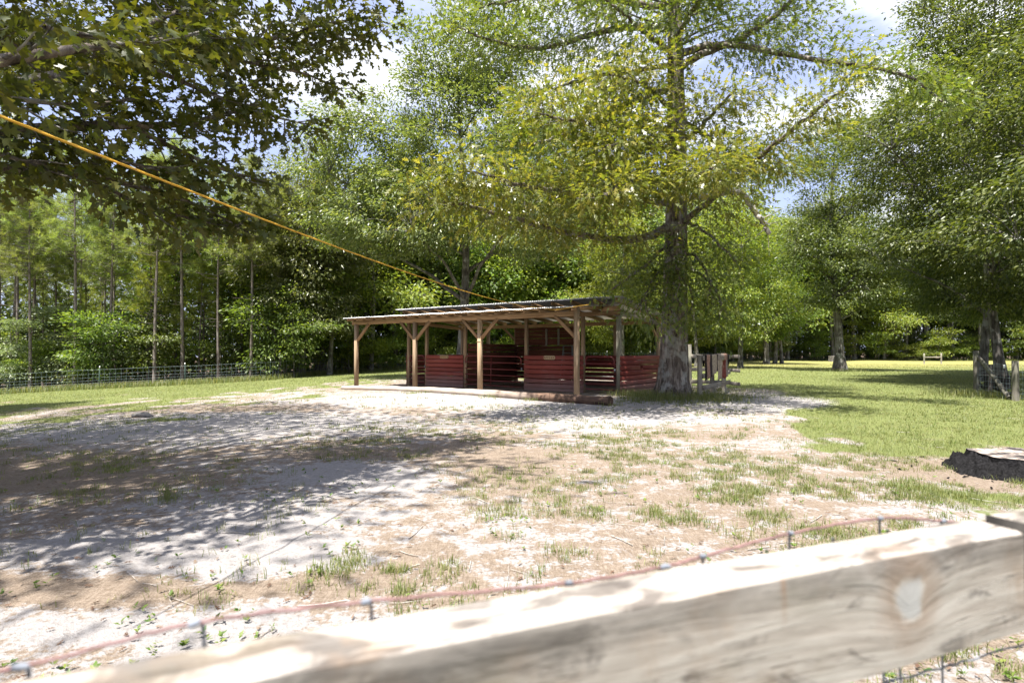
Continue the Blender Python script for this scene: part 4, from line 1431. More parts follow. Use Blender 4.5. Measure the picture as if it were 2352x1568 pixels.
class Cloud:
    def __init__(s): s.V = []; s.F = []; s.R = []; s.n = 0

    def put(s, V, F, R):
        s.V.append(V); s.F.append(F + s.n); s.R.append(R); s.n += len(V)

    def mesh(s, name, mat):
        return mesh_np(name, np.concatenate(s.V), np.concatenate(s.F), mat, False, {'rnd': np.concatenate(s.R)})


def clusters_to_leaves(cl, C, D, per, rad, size, tv, tf, flat=.45, droop=.35, tilt=.55, rng=RNG):
    """C cluster centres, D their outward directions"""
    k = len(C)
    idx = np.repeat(np.arange(k), per)
    n = len(idx)
    off = rng.normal(0, 1, (n, 3)) * rad * np.array([1, 1, flat])
    pos = C[idx] + off
    dr = norm(off + 1e-6) * .8 + D[idx] * .7 + rng.normal(0, .45, (n, 3))
    dr[:, 2] -= droop
    sz = size * rng.uniform(.65, 1.25, n)
    cl.put(*leaf_cloud(pos, dr, sz, tv, tf, tilt, rng))


def curved(a, b, sag, n=7, rng=RNG, wob=.04):
    t = np.linspace(0, 1, n)[:, None]
    p = a + (b - a) * t
    L = np.linalg.norm(b - a)
    p[:, 2] += sag * L * np.sin(t[:, 0] * np.pi)
    p[1:-1] += rng.normal(0, wob * L / math.sqrt(n), (n - 2, 3))
    return p


def make_tree(seed, H, r0, blobs, n_cl, per, rad, size, tv, tf, n_limb=9, base=.3, flat=.45, droop=.35, lean=(0, 0), shell=.5, sides=10, twig_sides=3, flare=.5, lower=None):
    """returns (trunk verts, faces), (branch verts, faces), leaf cloud; the trunk stands on the origin"""
    rng = np.random.default_rng(seed)
    nt = 12
    t = np.linspace(0, 1, nt)
    tx = lean[0] * t + .012 * H * np.sin(t * 5 + seed); ty = lean[1] * t + .012 * H * np.cos(t * 4 + seed * 2) - .012 * H * math.cos(seed * 2)
    tx -= tx[0]
    trunk = np.stack([tx, ty, t * H * .86 - .25], -1)
    tr = r0 * (1 - .9 * t ** 1.1) + flare * r0 * np.exp(-t * H / .35)
    tV, tF, _ = tube_arrays(trunk, tr, sides)
    # clusters
    w = np.array([b[6] for b in blobs], float); w /= w.sum()
    pick = rng.choice(len(blobs), n_cl, p=w)
    B = np.array([b[:6] for b in blobs], float)[pick]
    dirs = norm(rng.normal(0, 1, (n_cl, 3)))
    rad_u = (shell + (1 - shell) * rng.random(n_cl)) * rng.random(n_cl) ** .12
    C = B[:, :3] + dirs * B[:, 3:] * rad_u[:, None]
    C[:, 2] = np.maximum(C[:, 2], .35)
    # limbs to spread-out clusters
    order = [int(rng.integers(n_cl))]
    dmin = np.full(n_cl, 1e9)
    for _ in range(min(n_limb, n_cl) - 1):
        dmin = np.minimum(dmin, np.linalg.norm(C - C[order[-1]], axis=1)); order.append(int(np.argmax(dmin)))
    mb = MB()
    LP = [trunk[int(nt * base):]]
    for o in order:
        c = C[o]
        hd = math.hypot(c[0], c[1])
        zb = np.clip(c[2] - hd * rng.uniform(.35, .75), H * base * .8, H * .8)
        a = np.array([np.interp(zb, trunk[:, 2], trunk[:, 0]), np.interp(zb, trunk[:, 2], trunk[:, 1]), zb])
        p = curved(a, c * [.93, .93, 1], rng.uniform(.02, .14), 9, rng)
        rr_ = np.interp(zb, trunk[:, 2], tr) * .5
        mb.tube(p, np.linspace(rr_, .015, 9), 5, False)
        LP.append(p[1:])
    LP = np.concatenate(LP)
    for c in C:
        j = int(np.argmin(np.linalg.norm(LP - c, axis=1) + .3 * np.maximum(0, LP[:, 2] - c[2])))
        mb.tube(curved(LP[j], c, rng.uniform(-.02, .1), 4, rng), np.linspace(.022, .006, 4), twig_sides, False)
    cl = Cloud()
    ctr = np.array([b[:3] for b in blobs]).mean(0)
    D = norm((C - ctr) * [1, 1, .5])
    clusters_to_leaves(cl, C, D, per, rad, size, tv, tf, flat, droop, rng=rng)
    return (tV, tF), (np.concatenate(mb.v), [np.concatenate(a) for a in mb.f.values()]), cl


def tree_meshes(kind, leaf, bark, *a, **k):
    T, B, cl = make_tree(*a, **k)
    return (mesh_np(kind + '_trunk', T[0], T[1], M[bark], True), mesh_np(kind + '_branches', B[0], B[1], M[bark], True), cl.mesh(kind + '_crown', M[leaf]))


def plant(name, meshes, x, y, rz=0.0, sc=1.0, label=None, cat='tree', group=None, sz=None):
    r = thing(name, label, cat, (x, y, float(gz(x, y)) - .03), rz, group)
    r.scale = (sc, sc, sz or sc)
    if meshes[0]: add('trunk', meshes[0], r)
    if meshes[1]:
        b = add('branches', meshes[1], r); b['kind'] = 'stuff'
    if meshes[2]:
        c = add('crown', meshes[2], r); c['kind'] = 'stuff'
    return r


# ------------------------------------------------------------------ the big oak beside the shed
def sprays(cl, wood_mb, path, r0, r1, f0, spacing, tw_len, per, size, tv, tf, rng, spread=1.0, droop=.4, flat=.35, rad=.28, sub=2, tilt=.5, updir=.15):
    """side twigs along a limb, leaves along the twigs"""
    path = np.asarray(path)
    seg = np.linalg.norm(np.diff(path, axis=0), axis=1); cum = np.concatenate([[0], np.cumsum(seg)])
    L = cum[-1]
    tang = norm(np.gradient(path, axis=0))
    C = []; D = []
    for s in np.arange(f0 * L, L + spacing * .5, spacing):
        s = min(s + rng.normal(0, spacing * .2), L)
        p = np.array([np.interp(s, cum, path[:, k]) for k in range(3)])
        tg = np.array([np.interp(s, cum, tang[:, k]) for k in range(3)])
        for q in range(sub):
            side = norm(np.cross(tg, [0, 0, 1.0])) * (1 if (q + int(s / spacing)) % 2 else -1)
            d = norm(tg * rng.uniform(.2, 1.0) + side * rng.uniform(.3, 1.1) * spread + np.array([0, 0, rng.normal(updir, .35)]))
            ln = tw_len * rng.uniform(.5, 1.25) * (1 - .45 * s / L)
            e = p + d * ln
            tw_ = curved(p, e, -.06, 5, rng)
            wood_mb.tube(tw_, np.linspace(.011, .004, 5), 3, False)
            for f_ in (.45, .75, 1.0):
                c = p + (e - p) * f_
                C.append(c); D.append(d)
    C = np.array(C); D = np.array(D)
    clusters_to_leaves(cl, C, D, per, rad, size, tv, tf, flat, droop, tilt, rng)


def Ql(l): return np.array([Q(*p) for p in l])


OAKP = np.array([4.76, 16.86, float(gz(4.76, 16.86))])
rng = np.random.default_rng(5)
oak = thing('oak_tree', 'big oak with rough bark and bright yellow-green sprays at the right end of the shed', 'tree', OAKP)
# trunk with ridged bark
H_T = 17.0
nzr, ns = 150, 72
zz = np.concatenate([np.linspace(-.3, 4.2, 100), np.linspace(4.3, H_T, 50)])
aa = np.linspace(0, 2 * np.pi, ns, endpoint=False)
ZZ, AA = np.meshgrid(zz, aa, indexing='ij')
base_r = np.interp(ZZ, [-.3, 0, .15, .5, 1.2, 3.0, 6, 10, 17], [.74, .62, .55, .46, .395, .345, .29, .225, .07])
root = np.exp(-np.clip(ZZ, 0, 9) / .35) * .16 * (np.sin(AA * 5 + .7) + .5 * np.sin(AA * 3))
ridge = np.abs(np.sin(AA * 17 + 3.0 * (fbm(ZZ * 1.3, AA * 1.5, 3, 3) - .5) * 2)) ** .6
ridge = ridge * (.5 + fbm(AA * 9, ZZ * 3.2, 7, 3))
Rr = base_r * (1 + root) + (ridge - .5) * .034 * np.interp(ZZ, [0, 6, 17], [1, .8, .3]) + .03 * (fbm(np.cos(AA) * 2 + 4, ZZ * .8 + np.sin(AA) * 2, 12, 3) - .5)
cx = .10 * np.sin(ZZ * .25) + .004 * ZZ; cyy = .05 * np.sin(ZZ * .35 + 1) - .04
V = np.stack([cx + Rr * np.cos(AA), cyy + Rr * np.sin(AA), ZZ], -1).reshape(-1, 3)
i = np.arange(nzr - 1)[:, None] * ns; j = np.arange(ns)[None, :]; k = (j + 1) % ns
F = np.stack([i + j, i + k, i + ns + k, i + ns + j], -1).reshape(-1, 4)
add('trunk', mesh_np('trunk', V, F, M['bark_oak'], True), oak)

LIMBS = [
    ([(1540, 518, 16.9), (1480, 545, 16), (1390, 548, 15), (1250, 520, 13.6), (1100, 480, 12.2), (985, 455, 11.3)], .13, .22, 1),
    ([(1540, 470, 16.9), (1430, 452, 15), (1300, 440, 13), (1180, 420, 11.6), (1070, 392, 10.9)], .10, .25, 1),
    ([(1542, 425, 16.9), (1480, 422, 14.6), (1430, 430, 12.4), (1385, 448, 11.2)], .09, .3, 1),
    ([(1545, 530, 16.9), (1620, 468, 15.5), (1700, 400, 13.9), (1800, 312, 12.6), (1880, 250, 11.8), (1935, 205, 11.4)], .095, .22, 1),
    ([(1550, 400, 16.9), (1580, 395, 14.8), (1600, 400, 12.8), (1640, 385, 11.6)], .08, .3, 1),
    ([(1548, 170, 17.0), (1600, 130, 16.8), (1700, 88, 16.4), (1790, 30, 16), (1850, -40, 15.6), (1900, -110, 15.2)], .14, .2, 0),
    ([(1550, 125, 17.0), (1640, 104, 16.6), (1720, 108, 16), (1830, 132, 15.2), (1950, 150, 14.4), (2080, 172, 13.6), (2180, 245, 13.2)], .12, .2, 0),
    ([(1540, 66, 17.0), (1440, 62, 16.8), (1350, 82, 16.4), (1250, 110, 15.8), (1150, 100, 15), (1050, 62, 14.6)], .12, .2, 0),
    ([(1540, 205, 17), (1430, 245, 15.8), (1330, 292, 14.6), (1230, 332, 13.5), (1140, 322, 12.8)], .10, .2, 0),
    ([(1540, 252, 17), (1500, 212, 15.2), (1460, 185, 13.8), (1400, 172, 12.8)], .08, .25, 1),
    ([(1548, 335, 17), (1600, 302, 15.6), (1645, 252, 14.2), (1690, 205, 13.3)], .08, .25, 1),
    ([(1556, 578, 16.9), (1600, 592, 16.1), (1630, 640, 15.6), (1625, 700, 15.3)], .05, .2, 0),
    ([(1545, 640, 16.8), (1520, 645, 16.0), (1495, 668, 15.5), (1470, 700, 15.3)], .035, .25, 0),
    ([(1552, 610, 16.8), (1575, 640, 15.9), (1590, 685, 15.5), (1580, 735, 15.4)], .035, .25, 0),
    ([(1550, 560, 16.8), (1545, 590, 15.8), (1560, 640, 15.2), (1550, 690, 14.9)], .04, .2, 0),
    ([(1560, 600, 16.8), (1620, 640, 15.8), (1655, 690, 15.3), (1650, 740, 15.1)], .035, .25, 0),
    ([(1540, 600, 16.8), (1500, 640, 15.8), (1480, 690, 15.2), (1500, 740, 14.9)], .035, .25, 0),
    ([(1535, 560, 16.9), (1490, 602, 15.9), (1440, 640, 15.5), (1400, 668, 15.3)], .05, .25, 0),
    ([(1545, 300, 17), (1450, 352, 18.6), (1350, 382, 20.6), (1260, 392, 22)], .09, .25, 0),
    ([(1545, 260, 17), (1650, 330, 19), (1740, 372, 20.6), (1800, 400, 21.6)], .08, .3, 0),
    ([(1545, 20, 17), (1400, 0, 16), (1250, -10, 15.4), (1100, 20, 15)], .11, .25, 0),
    ([(1545, 300, 16.9), (1450, 290, 14.6), (1330, 280, 12.8), (1240, 262, 11.8)], .08, .3, 1),
    ([(1547, 350, 16.9), (1500, 340, 14.8), (1440, 330, 13), (1390, 338, 11.9)], .07, .3, 1),
    ([(1548, 100, 17), (1575, 50, 15.4), (1600, 10, 14.4), (1650, -40, 13.8)], .09, .25, 0),
    ([(1545, 120, 17), (1500, 90, 15.5), (1440, 40, 14.6), (1390, 0, 14)], .09, .25, 0),
    ([(1548, -60, 17), (1700, -120, 17), (1850, -160, 17.2)], .11, .3, 0),
    ([(1548, -60, 17), (1350, -130, 17), (1150, -140, 16.6)], .11, .3, 0),
    ([(1540, 150, 17), (1400, 170, 18.4), (1280, 200, 19.4), (1180, 235, 20)], .09, .25, 0),
    ([(1550, 500, 16.9), (1600, 520, 15.9), (1650, 560, 15.2), (1690, 600, 14.8)], .05, .3, 0),
]
cl_b = Cloud(); cl_d = Cloud()
twigs = MB()
for pts, r, f0, bright in LIMBS:
    P_ = catmull(Ql(pts) - OAKP, 30)
    P_[1:-1] += rng.normal(0, .018, (28, 3))
    lm = MB(); lm.tube(P_, np.linspace(r, .022, 30), 8, False)
    lb_ = lm.build('limb', M['bark_oak'], oak, None, None, True)
    low = r <= .051
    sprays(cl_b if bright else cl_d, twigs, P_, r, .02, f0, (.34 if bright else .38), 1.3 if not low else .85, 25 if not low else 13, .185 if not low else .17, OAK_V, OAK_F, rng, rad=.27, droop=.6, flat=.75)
# top of the crown, out of the picture
top = MB()
C = []
for i in range(70):
    d = norm(rng.normal(0, 1, 3)); d[2] = abs(d[2])
    C.append(np.array([0, 0, 12.5]) + d * np.array([5.4, 5.4, 5.0]) * rng.uniform(.45, 1))
C = np.array(C)
for c in C:
    zb = min(c[2] - .4 * math.hypot(c[0], c[1]), 16.5)
    top.tube(curved(np.array([0, 0, zb]), c, .05, 5, rng), np.linspace(.04, .008, 5), 4, False)
clusters_to_leaves(cl_d, C, norm(C - [0, 0, 11]), 95, .7, .24, OAK_V, OAK_F, .4, .4, rng=rng)
twigs.v += [np.concatenate(top.v)]
for kf, arr in top.f.items():
    twigs.f.setdefault(kf, []).extend([a + twigs.n for a in arr])
w = twigs.build('twigs', M['bark_grey'], oak); w['kind'] = 'stuff'
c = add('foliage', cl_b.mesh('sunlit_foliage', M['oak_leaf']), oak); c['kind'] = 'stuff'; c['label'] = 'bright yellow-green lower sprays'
M['oak_leaf_deep'] = leaf_mat('oak_leaf_deep', [(0.066, 0.105, 0.02), (0.112, 0.15, 0.03), (0.19, 0.21, 0.05)], (1.55, 1.55, 0.6), 0.45, .36, .55)  # darker copy of the same oak leaf for the less sunlit limbs
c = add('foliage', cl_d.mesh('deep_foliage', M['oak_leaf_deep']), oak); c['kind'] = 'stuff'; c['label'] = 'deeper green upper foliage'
# the broken dead limb hanging at the right
P_ = catmull(Ql([(1555, 456, 16.8), (1620, 452, 16.2), (1690, 440, 15.6), (1725, 473, 15.5), (1752, 510, 15.4), (1767, 536, 15.4)]) - OAKP, 40)
P_[1:-1] += rng.normal(0, .02, (38, 3))
lm = MB(); lm.tube(P_, np.linspace(.10, .062, 40), 9)
for s, d in ((30, (.35, -.1, .18)), (33, (.28, .1, .05)), (36, (-.25, -.1, -.2)), (25, (-.3, .1, .12)), (37, (.05, 0, -.5))):
    lm.tube(curved(P_[s], P_[s] + np.array(d) * rng.uniform(1, 1.7), .05, 5, rng), np.linspace(.016, .004, 5), 4, False)
dl = lm.build('dead_limb', M['dead_branch'], oak, None, None, True); dl['label'] = 'pale broken dead limb bent down at the right'

# ------------------------------------------------------------------ the near oak whose branches hang in from the left
NO = np.array([-7.6, 3.6, float(gz(-7.6, 3.6))])
noak = thing('oak_tree', 'near oak whose dark lobed leaves hang into the upper left corner', 'tree', NO)
rng = np.random.default_rng(21)
tz = np.linspace(-.3, 14, 30)
trp = np.stack([.12 * np.sin(tz * .3), .1 * np.sin(tz * .4 + 1), tz], -1)
mb = MB(); mb.tube(trp, np.interp(tz, [-.3, 0, .6, 3, 14], [.7, .55, .42, .36, .08]), 18)
mb.build('trunk', M['bark_oak'], noak, None, None, True)
NL = [
    ([(-900, 500, 4.0), (-300, 350, 4.1), (0, 305, 4.5), (220, 288, 4.9), (400, 286, 5.4), (520, 262, 6.0), (610, 232, 6.6)], .075, .25),
    ([(-900, 460, 4.0), (-250, 260, 3.9), (60, 190, 4.4), (320, 140, 5.2), (560, 105, 6.0), (730, 60, 6.7), (845, 40, 7.2)], .07, .25),
    ([(-900, 560, 4.0), (-200, 400, 4.2), (110, 392, 4.8), (300, 425, 5.4), (450, 470, 6.0), (555, 525, 6.5)], .05, .3),
    ([(-800, 460, 3.8), (-250, 200, 3.4), (0, 140, 3.6), (200, 110, 4.0), (330, 95, 4.6), (420, 60, 5.4)], .06, .3),
    ([(300, 290, 5.1), (420, 350, 5.5), (520, 392, 5.9), (590, 410, 6.2)], .025, .2),
    ([(330, 150, 5.2), (470, 210, 5.7), (600, 260, 6.3), (700, 285, 6.8)], .025, .2),
    ([(440, 118, 5.6), (600, 150, 6.3), (700, 170, 6.9), (770, 200, 7.3)], .022, .2),
    ([(60, 300, 4.6), (180, 350, 4.8), (300, 375, 5.1), (400, 400, 5.4)], .025, .2),
    ([(-100, 200, 4.0), (60, 230, 4.2), (200, 240, 4.6), (330, 225, 5.0)], .025, .2),
    ([(-200, 320, 3.8), (-40, 345, 4.1), (60, 370, 4.4), (150, 385, 4.7)], .022, .2),
    ([(100, 60, 3.8), (250, 90, 4.3), (380, 90, 4.8), (520, 60, 5.4)], .022, .2),
    ([(200, 410, 5.1), (330, 470, 5.6), (430, 500, 6.0), (520, 520, 6.4)], .02, .2),
    ([(560, 100, 6.0), (680, 110, 6.6), (780, 90, 7.0), (850, 95, 7.3)], .02, .2),
    ([(330, 60, 4.6), (400, 30, 5.2), (420, 10, 5.8), (430, -20, 6.4)], .02, .2),
    ([(-900, 300, 5.0), (-300, -200, 4.4), (0, -160, 5.0), (300, -120, 5.6), (560, -90, 6.4), (760, -70, 7.2)], .07, .25),
    ([(-900, 250, 5.0), (-500, -350, 4.6), (-150, -420, 5.4), (200, -380, 6.2), (500, -300, 7.4)], .08, .25),
    ([(-900, 330, 5.0), (-400, 60, 6.5), (-100, 90, 8.0), (150, 110, 9.5), (360, 120, 11), (480, 130, 12)], .10, .3),
    ([(-900, 330, 5.0), (-450, 130, 7.0), (-150, 90, 9.0), (60, 80, 11), (220, 100, 12.6), (330, 130, 14)], .10, .3),
    ([(-900, 330, 5.0), (-600, 0, 6.5), (-350, -20, 8.0), (-160, 20, 9.5), (60, 60, 11)], .10, .3),
    ([(-900, 330, 5.0), (-500, 120, 7.5), (-250, 110, 10.0), (-60, 130, 12), (120, 150, 14)], .10, .3),
    ([(-900, 330, 5.0), (-600, 60, 7.5), (-400, 40, 10.0), (-250, 60, 12.5), (-120, 90, 15)], .10, .3),
    ([(-900, 330, 5.0), (-420, 40, 7.0), (-60, 60, 9.0), (220, 90, 11), (420, 110, 13)], .10, .3),
]
cl = Cloud(); twg = MB()
for n_, (pts, r, f0) in enumerate(NL):
    P_ = catmull(Ql(pts) - NO, 34)
    if n_ < 4 or n_ >= 14:
        st = np.array([0, 0, max(2.2, P_[0][2] - .3)]) * [1, 1, 1]
        P_ = np.vstack([np.array([trp[12][0], trp[12][1], min(P_[0][2], 6.5)]), P_])
    lm = MB(); lm.tube(P_, np.linspace(r, .010, len(P_)), 7, False)
    lm.build('limb', M['bark_oak'], noak, None, None, True)
    far = n_ >= 14
    sprays(cl, twg, P_, r, .01, f0 if not far else .35, .24 if not far else .4, .62 if not far else 1.5, 8 if not far else 17, .125 if not far else .21,
           OAK2_V if not far else OAK_V, OAK2_F if not far else OAK_F, rng, rad=.12 if not far else .26, droop=.55, flat=.5, sub=2, tilt=.55, updir=.0)
# crown above, out of the picture
C = []
for i in range(130):
    d = norm(rng.normal(0, 1, 3))
    C.append(np.array([-.5, 1.5, 10.5]) + d * np.array([6.0, 6.5, 3.6]) * rng.uniform(.45, 1))
C = np.array(C)
for c_ in C:
    zb = np.clip(c_[2] - .5 * math.hypot(c_[0], c_[1]), 4, 13)
    twg.tube(curved(np.array([0, 0, zb]), c_, .05, 5, rng), np.linspace(.05, .008, 5), 4, False)
clusters_to_leaves(cl, C, norm(C - [0, 0, 8]), 95, .7, .25, OAK_V, OAK_F, .4, .4, rng=rng)
w = twg.build('twigs', M['bark_grey'], noak); w['kind'] = 'stuff'
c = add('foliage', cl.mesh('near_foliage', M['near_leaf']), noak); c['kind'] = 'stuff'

def wx(px, d): return (px - 1176.0) / FPX * d


# ------------------------------------------------------------------ single trees one can tell apart
B6 = lambda *a: tuple(a)
# the tall grey-green tree behind the shed
tm = tree_meshes('tall_tree', 'grey_leaf', 'bark_grey', 31, 22, .30,
                 [B6(0, 0, 13, 6.2, 6, 6.5, 5), B6(-5.5, -1.5, 12, 4.2, 4, 4, 2.4), B6(5, -1, 11.5, 4.0, 4, 4, 2), B6(-2.5, -3, 8.5, 4.5, 3, 2.6, 1.6), B6(-6.5, 0, 9, 2.6, 2.6, 2.0, .7), B6(1, -2, 18, 4.5, 4, 3.6, 1.8), B6(4, -3, 7.8, 3.2, 3, 2, .8)],
                 640, 135, .44, .205, OVAL_V, OVAL_F, 16, .25, .42, .45)
plant('broadleaf_tree', tm, -3.05, 33.0, 0, 1, 'tall grey-green tree rising behind the shed roof at the centre', 'tree')
# tree beside the left wire fence
tm = tree_meshes('fence_tree', 'grey_leaf', 'bark_grey', 32, 19, .26,
                 [B6(0, 0, 12.5, 4.6, 4.4, 5.2, 4), B6(-3.2, -1, 9, 2.8, 2.6, 2.6, 1.3), B6(3.2, -1, 9.5, 3.0, 2.6, 2.8, 1.3), B6(0, -1.5, 5.8, 3.6, 2.4, 1.8, 1), B6(2, -2, 4.0, 2.6, 2, 1, .6)],
                 320, 105, .42, .21, OVAL_V, OVAL_F, 13, .22, .42, .45)
plant('broadleaf_tree', tm, -16.2, 43.6, .6, 1, 'grey-trunked tree standing at the wire fence left of the shed', 'tree')
# lone tree on the right-hand lawn
tm = tree_meshes('lone_tree', 'dark_leaf', 'bark_grey', 33, 20, .32,
                 [B6(0, 0, 13.5, 4.2, 4.2, 5.5, 4), B6(-2.4, -1, 8.5, 2.6, 2.6, 3, 1.6), B6(2.6, -1, 8.0, 3, 2.6, 2.6, 1.4), B6(.5, 0, 5.4, 3.2, 2.6, 1.5, 1), B6(5.0, -1, 9.5, 3, 2.6, 2.4, 1)],
                 350, 105, .42, .20, OVAL_V, OVAL_F, 13, .22, .42, .4, (.3, 0), flare=.9)
plant('broadleaf_tree', tm, 23.5, 40.8, 0, 1, 'lone tree with a thick flared trunk in the middle of the right-hand lawn', 'tree')
# dark trees at the right edge
tm_e = tree_meshes('dark_tree', 'dark_leaf', 'bark_grey', 34, 21, .20,
                   [B6(0, 0, 12, 5.6, 5.2, 5.5, 4), B6(-4.5, -1, 10, 3.6, 3.2, 3, 2), B6(-3.5, -2.5, 6.2, 3.4, 3, 1.9, 1.6), B6(1.5, -3.0, 5.2, 4.0, 3, 1.8, 1.5), B6(3, 0, 7.5, 4, 4, 2.6, 1.2), B6(-1, -3, 3.9, 3.4, 2.2, 1.0, .9), B6(0, 0, 18, 4, 4, 3, 1.5)],
                   480, 170, .42, .165, OVAL_V, OVAL_F, 16, .2, .40, .45, (-.5, 0))
plant('broadleaf_tree', tm_e, 21.3, 24.7, 0, 1, 'thick dark trunk leaning behind the fence corner brace at the right edge', 'tree', 'dark trees at the right')
plant('broadleaf_tree', tm_e, 21.9, 26.6, 2.2, .93, 'thinner dark tree just behind the fence corner, left of the leaning trunk', 'tree', 'dark trees at the right')
plant('broadleaf_tree', tm_e, 18.9, 14.2, 5.2, .92, 'nearest dark tree whose boughs hang in from beyond the right edge', 'tree', 'dark trees at the right')
plant('broadleaf_tree', tm_e, -21.5, 13.2, 1.2, .95, 'tree beyond the left edge shading the left lawn', 'tree')
plant('broadleaf_tree', tm_e, 29.5, 32.0, 4.0, 1.02, 'dark tree filling the right edge beyond the fence corner', 'tree', 'dark trees at the right')
tm_g = tree_meshes('bright_tree', 'bright_leaf', 'bark_grey', 36, 16, .20,
                   [B6(0, 0, 10.5, 4.0, 4.0, 4.8, 4), B6(-2.5, -1.5, 6.5, 3, 2.6, 2.4, 1.6), B6(2.5, -1.5, 6, 3, 2.6, 2.2, 1.6), B6(0, -2, 3.6, 3, 2.2, 1.6, 1)],
                   240, 88, .50, .22, OVAL_V, OVAL_F, 11, .22, .42, .4)
plant('broadleaf_tree', tm_g, wx(1700, 47), 47, 0, 1.0, 'bright green tree filling the gap just right of the oak trunk', 'tree')
plant('broadleaf_tree', tm_g, wx(1600, 52), 52, 2, .9, 'bright green tree directly behind the oak trunk', 'tree')
plant('broadleaf_tree', tm_g, wx(1430, 50), 50, 4, .95, 'bright green tree above the right end of the shed roof', 'tree')
# the clump of three trunks
tm_f = tree_meshes('clump_tree', 'green_leaf', 'bark_grey', 35, 15, .28,
                   [B6(0, 0, 9.5, 3.6, 3.6, 4.4, 4), B6(-2, -1, 6, 2.6, 2.4, 2.2, 1.4), B6(2, -1, 5.5, 2.6, 2.4, 2.0, 1.4)],
                   200, 80, .50, .24, OVAL_V, OVAL_F, 9, .25, .42, .4)
plant('broadleaf_tree', tm_f, 28.4, 63.5, 0, 1.1, 'leftmost trunk of the clump of three on the lawn edge', 'tree', 'clump of three trees')
plant('broadleaf_tree', tm_f, 30.0, 65.0, 2, .8, 'middle trunk of the clump of three on the lawn edge', 'tree', 'clump of three trees')
plant('broadleaf_tree', tm_f, 31.0, 65.4, 4, .72, 'rightmost short trunk of the clump of three on the lawn edge', 'tree', 'clump of three trees')


# ------------------------------------------------------------------ pines
def make_pine(seed, H, r0, first, leaf, tufts=230, clen=.34, spread=2.4, bare=10):
    rng = np.random.default_rng(seed)
    t = np.linspace(0, 1, 12)
    trunk = np.stack([.10 * np.sin(t * 3 + seed) - .1 * math.sin(seed), .08 * np.sin(t * 4 + 2 * seed) - .08 * math.sin(2 * seed), t * H - .2], -1)
    tV, tF, _ = tube_arrays(trunk, r0 * (1 - .82 * t) + .25 * r0 * np.exp(-t * H / .3), 8)
    mb = MB(); C = []; D = []
    nb = tufts // 7
    for b in range(nb):
        f = first + (1 - first) * (b + rng.random()) / nb
        z = f * H
        az = rng.random() * 6.283
        ln = spread * (1.05 - (f - first) / (1 - first)) ** .75 * rng.uniform(.55, 1.1) + .25
        d = np.array([math.cos(az), math.sin(az), rng.uniform(.0, .55)])
        a = np.array([np.interp(z, trunk[:, 2], trunk[:, 0]), np.interp(z, trunk[:, 2], trunk[:, 1]), z])
        e = a + d * ln
        p = curved(a, e, -.04, 5, rng)
        mb.tube(p, np.linspace(.028, .01, 5), 3, False)
        for q in range(7):
            s = rng.uniform(.45, 1.0)
            c = a + (e - a) * s + rng.normal(0, .20, 3) * (1 if q else 0)
            C.append(c); D.append(norm(d + rng.normal(0, .6, 3) + [0, 0, .3]))
    for b in range(bare):
        z = rng.uniform(.25, first) * H; az = rng.random() * 6.283
        a = np.array([np.interp(z, trunk[:, 2], trunk[:, 0]), np.interp(z, trunk[:, 2], trunk[:, 1]), z])
        mb.tube(curved(a, a + np.array([math.cos(az), math.sin(az), rng.uniform(-.1, .3)]) * rng.uniform(.4, 1.4), .0, 4, rng), np.linspace(.016, .005, 4), 3, False)
    C = np.array(C); D = np.array(D)
    # needles: long thin triangles bursting from each tuft
    per = 22
    idx = np.repeat(np.arange(len(C)), per)
    nd_ = norm(D[idx] * .75 + rng.normal(0, .8, (len(idx), 3)))
    s = norm(np.cross(nd_, rng.normal(0, 1, (len(idx), 3))))
    L = clen * rng.uniform(.7, 1.2, len(idx))[:, None]
    b0 = C[idx] + rng.normal(0, .04, (len(idx), 3))
    w = .0105
    V = np.stack([b0 - s * w, b0 + s * w, b0 + nd_ * L], 1)
    F = np.arange(len(idx) * 3).reshape(-1, 3)
    R = np.repeat(np.clip(rng.random(len(C))[idx] * .6 + rng.random(len(idx)) * .4, 0, 1), 3)
    cr = mesh_np('pine_crown', V.reshape(-1, 3), F, M[leaf], False, {'rnd': R})
    return (mesh_np('pine_trunk', tV, tF, M['bark_pine'], True), mesh_np('pine_branches', np.concatenate(mb.v), [np.concatenate(a) for a in mb.f.values()], M['bark_pine'], True), cr)


pines = [make_pine(1, 16, .125, .50, 'needle', 560, .40, 2.7), make_pine(2, 17.5, .135, .54, 'needle', 600, .40, 3.0), make_pine(3, 15, .11, .48, 'needle', 520, .40, 2.4)]
young = make_pine(4, 10.6, .10, .40, 'needle_bright', 380, .46, 2.0, 8)
young2 = make_pine(6, 12.5, .11, .62, 'needle_bright', 190, .26, 1.4, 22)
sapl = make_pine(7, 7.0, .07, .30, 'needle_bright', 200, .30, 1.7, 4)
rng = np.random.default_rng(77)
taken = []


def wx(px, d): return (px - 1176.0) / FPX * d


